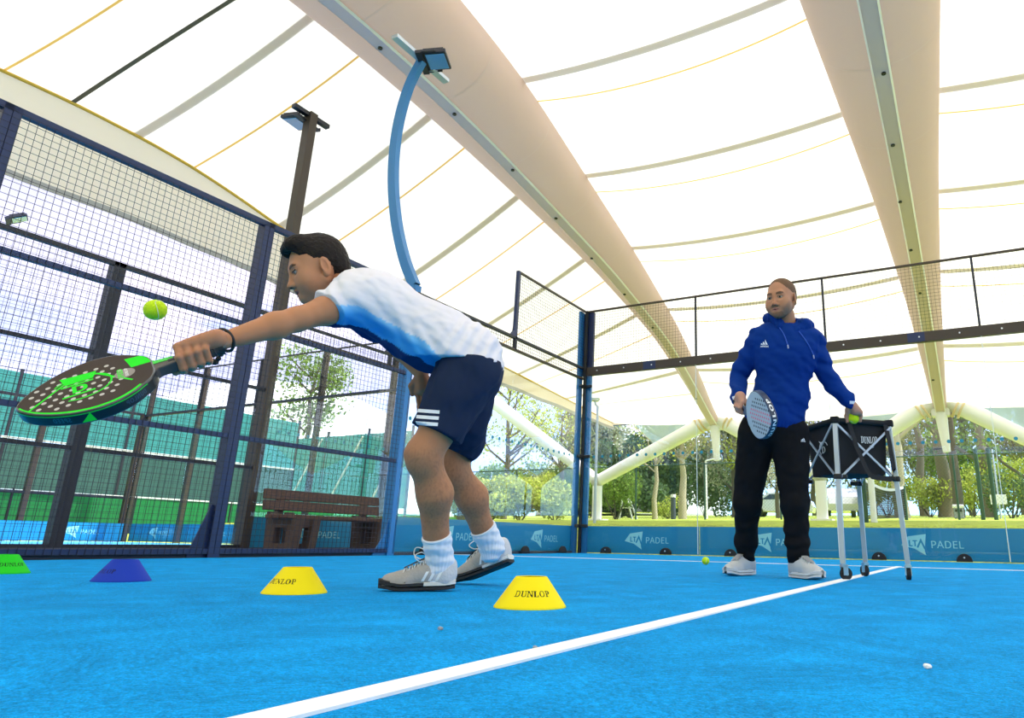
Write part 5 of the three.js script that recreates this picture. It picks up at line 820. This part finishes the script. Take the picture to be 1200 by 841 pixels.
  placeShoe(s2, fl(J.anL.clone().addScaledVector(dirL, -0.07)), fl(J.anL.clone().addScaledVector(dirL, 0.225)), V(0, 1, 0), who);
}
// ---------------------------------------------------------------- grounds around the courts
const grassTex = dataTex(256, (u, v) => { const k = 1 + 0.30 * tileNoise(u, v, 60, 4) + 0.22 * tileNoise(u, v, 9, 8) + 0.3 * (rnd() - 0.5); return [156 * k, 170 * k, 60 * k]; }); grassTex.repeat.set(0.35, 0.35);
const ground = part(scene, 'ground', planarUV(grid(130, 120, (u, v) => { const x = -75 + 150 * u, z = 60 - 146 * v; const inside = x > -12.45 && x < 11.2 && z > -0.35 && z < 13; return V(x, inside ? -0.25 : groundY(x, z) - (x > 10.6 && z > 0 ? 0.05 : 0), z); })), mat(0xffffff, 1, 0, { map: grassTex })); asStruct(ground);
const leafGeo = new THREE.BufferGeometry(); leafGeo.setAttribute('position', new THREE.Float32BufferAttribute([0, -0.5, 0, 0.34, 0, 0.06, 0, 0.5, 0, -0.34, 0, 0.06], 3)); leafGeo.setAttribute('normal', new THREE.Float32BufferAttribute([0, 0, 1, 0.2, 0, 1, 0, 0, 1, -0.2, 0, 1], 3)); leafGeo.setIndex([0, 1, 2, 0, 2, 3]);
const leafM = (r, g, b) => new THREE.MeshPhysicalMaterial({ color: lin(r, g, b), roughness: 0.9, transmission: 0.45, thickness: 0, side: THREE.DoubleSide, specularIntensity: 0.2 });
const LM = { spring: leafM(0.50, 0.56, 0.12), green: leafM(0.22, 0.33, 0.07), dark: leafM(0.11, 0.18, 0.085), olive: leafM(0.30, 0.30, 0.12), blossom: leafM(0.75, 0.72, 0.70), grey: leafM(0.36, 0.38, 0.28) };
const barkM = mat(lin(0.20, 0.16, 0.115), 0.95), barkPale = mat(lin(0.42, 0.36, 0.24), 0.95), barkDark = mat(lin(0.12, 0.095, 0.075), 0.95);
function foliage(parent, blobs, n, size, m) {
  const im = new THREE.InstancedMesh(leafGeo, m, n); im.name = 'foliage'; im.userData.kind = 'stuff'; shade(im);
  const q = new THREE.Quaternion(), e = new THREE.Euler(), mm = new THREE.Matrix4(), c = new THREE.Color(); let tot = 0; const cum = blobs.map((b) => tot += b[3] * b[4] * b[5]);
  for (let i = 0; i < n; i++) { const t = rnd() * tot, b = blobs[cum.findIndex((x) => x >= t)]; let x, y, z, r; do { x = rr(-1, 1); y = rr(-1, 1); z = rr(-1, 1); r = x * x + y * y + z * z; } while (r > 1 || r < 0.12 * rnd()); e.set(rr(0, 6), rr(0, 6), rr(0, 6)); const s = size * rr(0.6, 1.4); mm.compose(V(b[0] + x * b[3], b[1] + y * b[4], b[2] + z * b[5]), q.setFromEuler(e), V(s, s, s)); im.setMatrixAt(i, mm); const k = rr(0.6, 1.35); im.setColorAt(i, c.setRGB(k, k * rr(0.92, 1.08), k * rr(0.8, 1))); }
  parent.add(im); return im;
}
function tree(name, label, px, depth, h, o) {                 // px: column of the photograph where the trunk stands, at that depth
  const at = P(px, 600, depth); at.y = groundY(at.x, at.z); const t = thing(name, label, 'tree', at, o.group);
  const bark = o.bark ?? barkM, r = o.r ?? 0.16, lean = o.lean ?? 0, top = V(lean * h, h * (o.trunkTo ?? 0.8), 0), list = [];
  let prev = V(0, -0.2, 0); for (let i = 1; i <= 5; i++) { const f = i / 5, p = top.clone().multiplyScalar(f).add(V(rr(-1, 1) * 0.04 * h * 0.3, 0, rr(-1, 1) * 0.02 * h)); list.push(rod(prev, p, r * (1 - 0.75 * (f - 0.2)), r * (1 - 0.75 * f), 9)); prev = p; }
  part(t, 'trunk', merge(list), bark);
  const br = [], tips = []; const nb = o.branches ?? 7;
  for (let i = 0; i < nb; i++) { const f = rr(o.branchFrom ?? 0.45, 0.98), a = rr(0, 6.283), s = top.clone().multiplyScalar(f), L = rr(0.18, 0.34) * h * (o.spread ?? 1), m = s.clone().add(V(Math.cos(a) * L * 0.5, L * 0.38, Math.sin(a) * L * 0.5)), e = s.clone().add(V(Math.cos(a) * L * 0.85, L * rr(0.7, 1.1), Math.sin(a) * L * 0.85)); br.push(rod(s, m, r * 0.4 * (1.1 - f * 0.6), r * 0.26, 6), rod(m, e, r * 0.26, r * 0.07, 5)); tips.push(e, m); for (let k = 0; k < 3; k++) { const g = m.clone().lerp(e, rr(0.1, 0.9)), w = g.clone().add(V(rr(-1, 1), rr(0.1, 1), rr(-1, 1)).multiplyScalar(L * 0.35)); br.push(rod(g, w, r * 0.1, r * 0.04, 4)); tips.push(w); } }
  part(t, 'branches', merge(br), bark);
  if (o.leaves) foliage(t, o.blobs ? o.blobs.map((b) => b) : tips.map((p) => [p.x, p.y, p.z, 0.11 * h * (o.fluff ?? 1), 0.09 * h * (o.fluff ?? 1), 0.11 * h * (o.fluff ?? 1)]), o.leaves, o.size ?? 0.14, o.m ?? LM.spring);
  return t;
}
function shrub(label, px, depth, w, h, n, m, size, y0, group) { const at = P(px, 600, depth); at.y = groundY(at.x, at.z); const t = thing('shrub', label, 'shrub', at, group); part(t, 'stem', merge([0, 1, 2, 3, 4].map((i) => rod(V(0, -0.1, 0), V(Math.cos(i * 1.3) * w * 0.3, h * 0.6, Math.sin(i * 1.3) * w * 0.3), 0.03, 0.012, 5))), barkDark); const bl = []; for (let i = 0; i < 9; i++) bl.push([rr(-1, 1) * w * 0.34, (y0 ?? 0) + h * rr(0.25, 0.75), rr(-1, 1) * w * 0.25, w * rr(0.18, 0.3), h * rr(0.2, 0.32), w * 0.22]); foliage(t, bl, n, size ?? 0.1, m); return t; }
// right of the coach: tall bare trunks with light spring leaves between
tree('tall_tree', 'tall pale trunked tree rising behind the ball cart net posts', 1058, 30, 9, { r: 0.34, bark: barkPale, leaves: 900, m: LM.olive, branches: 8, branchFrom: 0.35, spread: 0.8, size: 0.2 });
tree('tall_tree', 'straight dark trunked tree just beyond the court net', 1084, 45, 14, { r: 0.33, bark: barkDark, leaves: 700, m: LM.grey, branchFrom: 0.5, size: 0.2, spread: 0.6 });
tree('tall_tree', 'thick leaning trunk tree between two slimmer trunks behind the fence', 1108, 36, 11, { r: 0.42, bark: barkM, leaves: 900, m: LM.olive, lean: 0.02, branchFrom: 0.4, size: 0.22, spread: 0.7 });
tree('tall_tree', 'slim tree beside the grey litter bin behind the fence', 1124, 31, 10, { r: 0.25, bark: barkDark, leaves: 600, m: LM.grey, branchFrom: 0.5, size: 0.2, spread: 0.7 });
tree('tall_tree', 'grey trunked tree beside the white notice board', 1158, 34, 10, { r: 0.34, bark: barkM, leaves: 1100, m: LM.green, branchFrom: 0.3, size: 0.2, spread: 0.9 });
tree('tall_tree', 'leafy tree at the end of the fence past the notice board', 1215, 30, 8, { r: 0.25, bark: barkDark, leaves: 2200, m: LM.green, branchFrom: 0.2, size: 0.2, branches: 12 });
tree('young_tree', 'slender pale tree with forked bare branches behind the chain link fence', 768, 27, 4.6, { r: 0.12, bark: barkPale, leaves: 500, m: LM.spring, branchFrom: 0.35, size: 0.12, branches: 9 });
tree('young_tree', 'pale yellow trunked tree with sparse crown in front of the evergreens', 800, 28.5, 5.4, { r: 0.19, bark: barkPale, leaves: 2600, m: LM.olive, branchFrom: 0.4, size: 0.11, branches: 12, spread: 0.75, fluff: 1.1 });
tree('blossom_tree', 'white blossoming tree seen between the coach legs', 912, 33, 4.2, { r: 0.12, bark: barkDark, leaves: 2600, m: LM.blossom, branchFrom: 0.3, size: 0.14, branches: 11 });
tree('grey_tree', 'hazy grey green tree behind the coach', 862, 40, 8.6, { r: 0.25, bark: barkDark, leaves: 9000, m: LM.grey, branchFrom: 0.2, size: 0.22, branches: 18, fluff: 1.25, spread: 0.9 });
tree('yellow_tree', 'small yellow leaved tree beside the hazy grey tree', 884, 38, 6, { r: 0.14, bark: barkDark, leaves: 1500, m: LM.spring, branchFrom: 0.35, size: 0.16, branches: 10 });
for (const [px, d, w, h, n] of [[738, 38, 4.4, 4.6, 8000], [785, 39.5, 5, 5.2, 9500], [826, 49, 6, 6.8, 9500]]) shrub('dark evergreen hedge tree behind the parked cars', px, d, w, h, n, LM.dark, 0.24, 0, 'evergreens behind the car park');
for (const [px, d, w, h] of [[1040, 35, 3, 2.6], [1090, 37, 3.4, 2.2], [1140, 38, 4, 3], [1190, 33, 4, 3.2]]) shrub('light green undergrowth bush among the tall trunks', px, d, w, h, 3000, LM.spring, 0.17, 0, 'undergrowth between the trunks');
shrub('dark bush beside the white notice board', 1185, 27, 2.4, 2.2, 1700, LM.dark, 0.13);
shrub('small bright bush at the foot of the slender tree', 783, 30, 1.3, 1.2, 600, LM.spring, 0.1);
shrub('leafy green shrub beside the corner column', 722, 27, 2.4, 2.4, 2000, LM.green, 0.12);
// left of the corner: bright hedge and trees seen through the side glass
for (const [px, d, w, h] of [[575, 24, 2.6, 1.6], [610, 24, 2.8, 1.75], [650, 25, 2.8, 1.6], [540, 25, 2.6, 1.7]]) shrub('bright yellow green hedge bush seen through the side glass', px, d, w, h, 4200, LM.spring, 0.12, 0, 'hedge seen through the side glass');
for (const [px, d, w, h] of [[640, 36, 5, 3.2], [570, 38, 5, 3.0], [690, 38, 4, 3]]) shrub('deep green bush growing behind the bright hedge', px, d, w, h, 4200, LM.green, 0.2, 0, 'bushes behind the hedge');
tree('open_tree', 'tall open tree with sparse yellow leaves behind the long raking strut', 590, 30, 7.6, { r: 0.16, bark: barkDark, leaves: 3000, m: LM.spring, branchFrom: 0.35, size: 0.15, branches: 14, fluff: 1.3 });
tree('open_tree', 'half bare tree beyond the corner glass with drooping twigs', 655, 34, 6.4, { r: 0.16, bark: barkDark, leaves: 1900, m: LM.olive, branchFrom: 0.3, size: 0.14, branches: 12 });
tree('round_tree', 'round green tree standing beyond the neighbouring court', 345, 34, 9.2, { r: 0.2, bark: barkDark, leaves: 2600, m: LM.green, branchFrom: 0.55, size: 0.18, branches: 10, spread: 0.6 });
for (const [px, d, h, n, m] of [[695, 60, 11, 9000, 'grey'], [775, 72, 13, 9000, 'olive'], [880, 60, 12, 11000, 'grey'], [955, 72, 13, 9000, 'olive'], [1025, 58, 13, 12000, 'olive'], [1085, 72, 16, 12000, 'grey'], [1140, 58, 14, 12000, 'green'], [1200, 72, 16, 11000, 'olive'], [1255, 58, 13, 8000, 'green']]) tree('woodland_tree', 'distant hazy tree in the wood beyond the car park', px, d, h, { r: 0.3, bark: barkDark, leaves: n, m: LM[m], branchFrom: 0.12, size: 0.3, branches: 22, fluff: 1.2, spread: 0.9, group: 'trees of the wood behind' });
// chain link fence of the grounds
{
  const zf = -14.2, f = thing('chain_link_fence', 'green chain link fence running along the grass behind the court', 'fence', V(0, 0, zf)), gm = mat(lin(0.025, 0.075, 0.055), 0.6), top = 3.0;
  for (let x = -14; x <= 16; x += 2.75) part(f, 'post', rod(V(x, groundY(x, zf) - 0.1, 0), V(x, top, 0), 0.035, 0.035, 8), gm);
  part(f, 'top_rail', rod(V(-14, top - 0.03, 0), V(16, top - 0.03, 0), 0.022, 0.022, 6), gm);
  const w = [], y0 = 0.6, H = top - y0; for (let x = -14 - H; x < 16; x += 0.11) { const a = Math.max(-14, x), b = Math.min(16, x + H); if (b > a) { w.push(bar(V(a, y0 + a - x, 0), V(b, y0 + b - x, 0), 0.004)); w.push(bar(V(a, top - (a - x), 0), V(b, top - (b - x), 0), 0.004)); } }
  part(f, 'chain_link', merge(w), gm).userData.kind = 'stuff';
  for (const x of [5.9, 6.25]) part(f, 'gate_post', rod(V(x, 0.8, 0.3), V(x, 3.1, 0.3), 0.06, 0.06, 8), gm);
}
// net with its post, notice board, bin, lamp posts, cars
{
  const d = 15.5, a = P(1014, 600, d), b = P(1062, 604, d + 5); const ya = groundY(a.x, a.z), yb = groundY(b.x, b.z); a.y = ya; b.y = yb;
  const n = thing('tennis_net', 'slack court net with white tape and dark green post on the grass', 'net', a.clone()); const L = b.clone().sub(a), gm = mat(lin(0.02, 0.07, 0.05), 0.6);
  part(n, 'post', rod(V(0, -0.1, 0), V(0, 1.12, 0), 0.06, 0.06, 8), gm); part(n, 'post', rod(L.clone().add(V(0, -0.1, 0)), L.clone().add(V(0, 1.0, 0)), 0.05, 0.05, 8), gm); part(n, 'tension_post', rod(V(0.18, 0, 0.05), V(0.18, 1.0, 0.05), 0.07, 0.07, 8), M.white);
  part(n, 'tape', grid(12, 1, (u, v) => L.clone().multiplyScalar(u).add(V(0, 1.0 - 0.25 * Math.sin(Math.PI * u) * 0.6 - 0.08 * v, 0))), M.white);
  const w = []; for (let i = 0; i <= 60; i++) { const u = i / 60, p = L.clone().multiplyScalar(u), s = 0.25 * Math.sin(Math.PI * u) * 0.6; w.push(bar(p.clone().add(V(0, 0.08, 0)), p.clone().add(V(0, 0.92 - s, 0)), 0.012)); } for (let j = 0; j < 14; j++) for (let i = 0; i < 12; i++) { const q = (u) => L.clone().multiplyScalar(u).add(V(0, 0.08 + (0.84 - 0.15 * Math.sin(Math.PI * u)) * j / 13, 0)); w.push(bar(q(i / 12), q((i + 1) / 12), 0.012)); }
  part(n, 'netting', merge(w), M.black).userData.kind = 'stuff';
}
{ const at = P(1172, 600, 26); at.y = groundY(at.x, at.z); const s = thing('notice_board', 'small white notice board on a thin post behind the fence', 'sign', at); part(s, 'post', rod(V(0, -0.1, 0), V(0, 2.6, 0), 0.035), M.alu); part(s, 'board', rbox(0.55, 0.36, 0.03, 0.01, 0, 0.7, 0.05), M.white); }
{ const at = P(1124, 604, 26); at.y = groundY(at.x, at.z); const s = thing('litter_bin', 'grey litter bin with white lid on the grass among the trunks', 'bin', at); part(s, 'body', rbox(0.34, 0.4, 0.3, 0.03, 0, 0.2, 0), mat(lin(0.25, 0.27, 0.3), 0.6)); part(s, 'lid', rbox(0.4, 0.12, 0.34, 0.03, 0, 0.45, 0), M.white); part(s, 'opening', boxAt(-0.12, 0.12, 0.24, 0.34, 0.149, 0.155), M.black); }
for (const [px, d, h, label] of [[828, 30, 2.5, 'slim white street lamp in front of the grey tree']]) { const at = P(px, 600, d); at.y = groundY(at.x, at.z); const s = thing('street_lamp', label, 'street lamp', at); part(s, 'pole', rod(V(0, -0.1, 0), V(0, h, 0), 0.06, 0.04), M.white); part(s, 'arm', rod(V(0, h, 0), V(0.35, h + 0.06, 0), 0.03), M.white); part(s, 'lamp_head', rbox(0.4, 0.06, 0.16, 0.02, 0.5, h + 0.06, 0), M.white); }
{ const at = hitAxis(697, 600, 'z', -4.4); at.y = groundY(at.x, at.z); const s = thing('street_lamp', 'tall thin grey lamp standard close behind the glass corner', 'street lamp', at); const h = 4.5 * 0.63; part(s, 'pole', rod(V(0, -0.1, 0), V(0, h - 0.12, 0), 0.035, 0.03), M.alu); part(s, 'neck', tube([V(0, h - 0.15, 0), V(-0.06, h - 0.08, 0), V(-0.08, h, 0)], 0.025, 10, 6), M.alu); part(s, 'lamp_head', new THREE.CylinderGeometry(0.13, 0.1, 0.06, 14).translate(-0.08, h + 0.03, 0), M.white); }
{ const at = P(789, 600, 27.3); at.y = groundY(at.x, at.z); const s = thing('bollard', 'dark bollard with pale top at the edge of the grass', 'bollard', at); part(s, 'post', rod(V(0, -0.1, 0), V(0, 0.85, 0), 0.1, 0.1, 10), mat(lin(0.05, 0.06, 0.08), 0.6)); part(s, 'cap', new THREE.CylinderGeometry(0.1, 0.11, 0.12, 10).translate(0, 0.9, 0), M.white); }
{ const at = P(735, 600, 28); at.y = groundY(at.x, at.z); const s = thing('easel_stand', 'white triangular easel frame standing on the grass', 'stand', at); part(s, 'leg', bar(V(-0.35, 0, 0), V(-0.15, 1.3, 0), 0.05), M.white); part(s, 'leg', bar(V(0.45, 0, 0), V(-0.13, 1.3, 0), 0.05), M.white); part(s, 'leg', bar(V(0, 0, -0.5), V(-0.14, 1.3, 0), 0.05), M.white); part(s, 'cross_bar', bar(V(-0.28, 0.45, 0), V(0.26, 0.45, 0), 0.05), M.white); }
function car(px, depth, turn, color, label) {
  const at = P(px, 600, depth); at.y = groundY(at.x, at.z); const c = thing('car', label, 'car', at, 'cars parked beyond the grass'); c.rotation.y = turn;
  const prof = [[-2.05, 0.35], [-2.1, 0.7], [-1.95, 0.95], [-1.2, 1.02], [-0.6, 1.42], [0.7, 1.45], [1.35, 1.05], [1.95, 0.9], [2.08, 0.6], [2.02, 0.32]].map(([x, y]) => new THREE.Vector2(x, y));
  part(c, 'body', new THREE.ExtrudeGeometry(new THREE.Shape(prof), { depth: 1.6, bevelEnabled: true, bevelSize: 0.06, bevelThickness: 0.08, bevelSegments: 2 }).translate(0, 0, -0.8), mat(color, 0.25, 0.1, { clearcoat: 1 }));
  for (const s of [-1, 1]) part(c, 'side_window', new THREE.ExtrudeGeometry(new THREE.Shape([[-1.05, 1.03], [-0.55, 1.36], [0.62, 1.38], [1.12, 1.06]].map(([x, y]) => new THREE.Vector2(x, y))), { depth: 0.01, bevelEnabled: false }).translate(0, 0, s * 0.885 - 0.005), mat(lin(0.02, 0.03, 0.04), 0.1));
  for (const [x, s] of [[-1.3, -1], [1.3, -1], [-1.3, 1], [1.3, 1]]) part(c, 'wheel', new THREE.CylinderGeometry(0.32, 0.32, 0.2, 18).rotateX(Math.PI / 2).translate(x, 0.32, s * 0.8), M.rubber);
  part(c, 'tail_light', boxAt(-2.12, -2.08, 0.68, 0.86, 0.45, 0.8), mat(lin(0.5, 0.02, 0.02), 0.3)); part(c, 'tail_light', boxAt(-2.12, -2.08, 0.68, 0.86, -0.8, -0.45), mat(lin(0.5, 0.02, 0.02), 0.3));
}
car(700, 40, 0.5, lin(0.03, 0.035, 0.05), 'dark car parked left of the white easel frame');
car(758, 43, 0.2, lin(0.5, 0.52, 0.55), 'silver car parked right of the white easel frame');
car(915, 44, 0.1, lin(0.7, 0.72, 0.75), 'pale car parked behind the gap between the coach legs');
car(986, 38, -1.3, lin(0.62, 0.62, 0.64), 'pale car showing its red tail lamp behind the ball cart');
// air domes
function dome(px, d, rx, ry, rz, y, label) { const at = P(px, 600, d); at.y = groundY(at.x, at.z) - 0.2 + y; const o = thing('air_dome', label, 'dome', at); part(o, 'skin', new THREE.SphereGeometry(1, 48, 18, 0, Math.PI * 2, 0, Math.PI / 2).scale(rx, ry, rz), mat(lin(0.88, 0.90, 0.92), 0.6, 0, { side: THREE.DoubleSide })); part(o, 'kerb', new THREE.CylinderGeometry(1, 1, 0.3, 48).scale(rx, 1, rz), mat(lin(0.5, 0.5, 0.5), 0.9)); for (let i = 0; i < 8; i++) part(o, 'seam', new THREE.TorusGeometry(1.001, 0.003, 4, 40, Math.PI).rotateY(i * Math.PI / 8).scale(rx, ry, rz), mat(lin(0.66, 0.71, 0.78), 0.7)); }
dome(742, 104, 14, 18, 16, 0, 'large pale blue air dome rising behind the glass corner');
dome(335, 48, 9, 9.5, 14, 0, 'large white air dome beyond the neighbouring court');
// windscreen fences on the bank beyond the neighbouring court
{
  const teal = fabric(lin(0.07, 0.30, 0.31), 0.5), dk = fabric(lin(0.06, 0.13, 0.12), 0.35), green = fabric(lin(0.03, 0.22, 0.08), 0.3);
  const f = thing('windscreen_fence', 'two tier teal and dark windscreen fence on the bank beyond the neighbouring court', 'fence', V(-17.5, 1.15, 0));
  for (let i = 0; i < 8; i++) { const z = -8.4 + i * 3; part(f, 'post', rod(V(0, -0.3, z), V(0, 3.35, z), 0.05, 0.05, 8), M.darkSteel); if (i < 7) { part(f, 'upper_screen', grid(6, 4, (u, v) => V(0.02 + 0.04 * Math.sin(u * 9), 1.5 + 1.75 * v, z + 3 * u)), teal, 'teal windscreen cloth'); part(f, 'lower_screen', grid(6, 3, (u, v) => V(0.02 + 0.03 * Math.sin(u * 7), 0.05 + 1.4 * v, z + 3 * u)), dk, 'dark green windscreen cloth'); part(f, 'rail', bar(V(0.05, 1.48, z), V(0.05, 1.48, z + 3), 0.05), M.white); } }
  const g = thing('windscreen_fence', 'low green screen added in place of grass at the foot of the bank', 'fence', V(-13.5, 0.1, 0));  // added screen whose green stands in for the grass bank
  for (let i = 0; i < 10; i++) { const z = -13.8 + i * 2.6; part(g, 'post', rod(V(0, -0.2, z), V(0, 1.02, z), 0.03, 0.03, 6), M.darkSteel); if (i < 9) { part(g, 'screen', grid(5, 2, (u, v) => V(0.02 * Math.sin(u * 8), 0.05 + 0.9 * v, z + 2.6 * u)), green, 'green cloth added in place of grass'); part(g, 'rail', bar(V(0, 0.98, z), V(0, 0.98, z + 2.6), 0.035), M.white); } }
  const g2 = thing('windscreen_fence', 'teal windscreen fence crossing the grounds behind the bench', 'fence', V(-12.6, 0.9, -9.4)); for (let i = 0; i < 5; i++) { const x = -i * 2.2; part(g2, 'post', rod(V(x, -0.6, 0), V(x, 3.3, 0), 0.05, 0.05, 8), M.darkSteel); if (i < 4) { part(g2, 'screen', grid(6, 4, (u, v) => V(x - 2.2 * u, 0.3 + 2.8 * v, 0.04 * Math.sin(u * 8))), teal); part(g2, 'brace', bar(V(x - 0.2, 3.0, 0.1), V(x - 1.6, 0.6, 0.1), 0.05), M.white); } }
}
for (let k = 0; k < 5; k++) banner(V(-12.32, 0.01, k * 2 + 1), Math.PI / 2, 'pale blue banner along foot of far side of the neighbouring court', 'banners far across the neighbouring court');
for (let k = 0; k < 5; k++) banner(V(-11.4 + k * 2, 0.01, -0.2), 0, 'pale blue banner along foot of back wall of the neighbouring court', 'banners along the neighbouring back wall');
// the far end of the courts and unseen hedges added to darken the sky mirrored in the glass
{
  asStruct(part(scene, 'floor_apron', boxAt(-12.4, 16, -0.3, -0.03, 12.5, 21), M.paving)); asStruct(part(scene, 'floor_side', boxAt(10.6, 16, -0.3, -0.03, -0.2, 12.5), M.paving));
  for (const [x0, x1, z0, z1, label] of [[-30, 30, 27, 29, 'added unseen tall hedge beyond the net end of the courts'], [24, 26, -10, 27, 'added unseen tall hedge along the open side of the tent']]) {
    const h = thing('hedge', label, 'hedge', V((x0 + x1) / 2, 0, (z0 + z1) / 2)), w = x1 - x0, d = z1 - z0;
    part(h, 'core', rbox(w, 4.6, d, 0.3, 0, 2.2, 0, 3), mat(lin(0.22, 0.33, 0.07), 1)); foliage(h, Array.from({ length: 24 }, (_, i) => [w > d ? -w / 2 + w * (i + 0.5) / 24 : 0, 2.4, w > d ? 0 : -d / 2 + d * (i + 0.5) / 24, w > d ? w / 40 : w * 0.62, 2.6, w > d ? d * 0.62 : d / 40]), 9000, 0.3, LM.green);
  }
}
renderer.render(scene, camera);
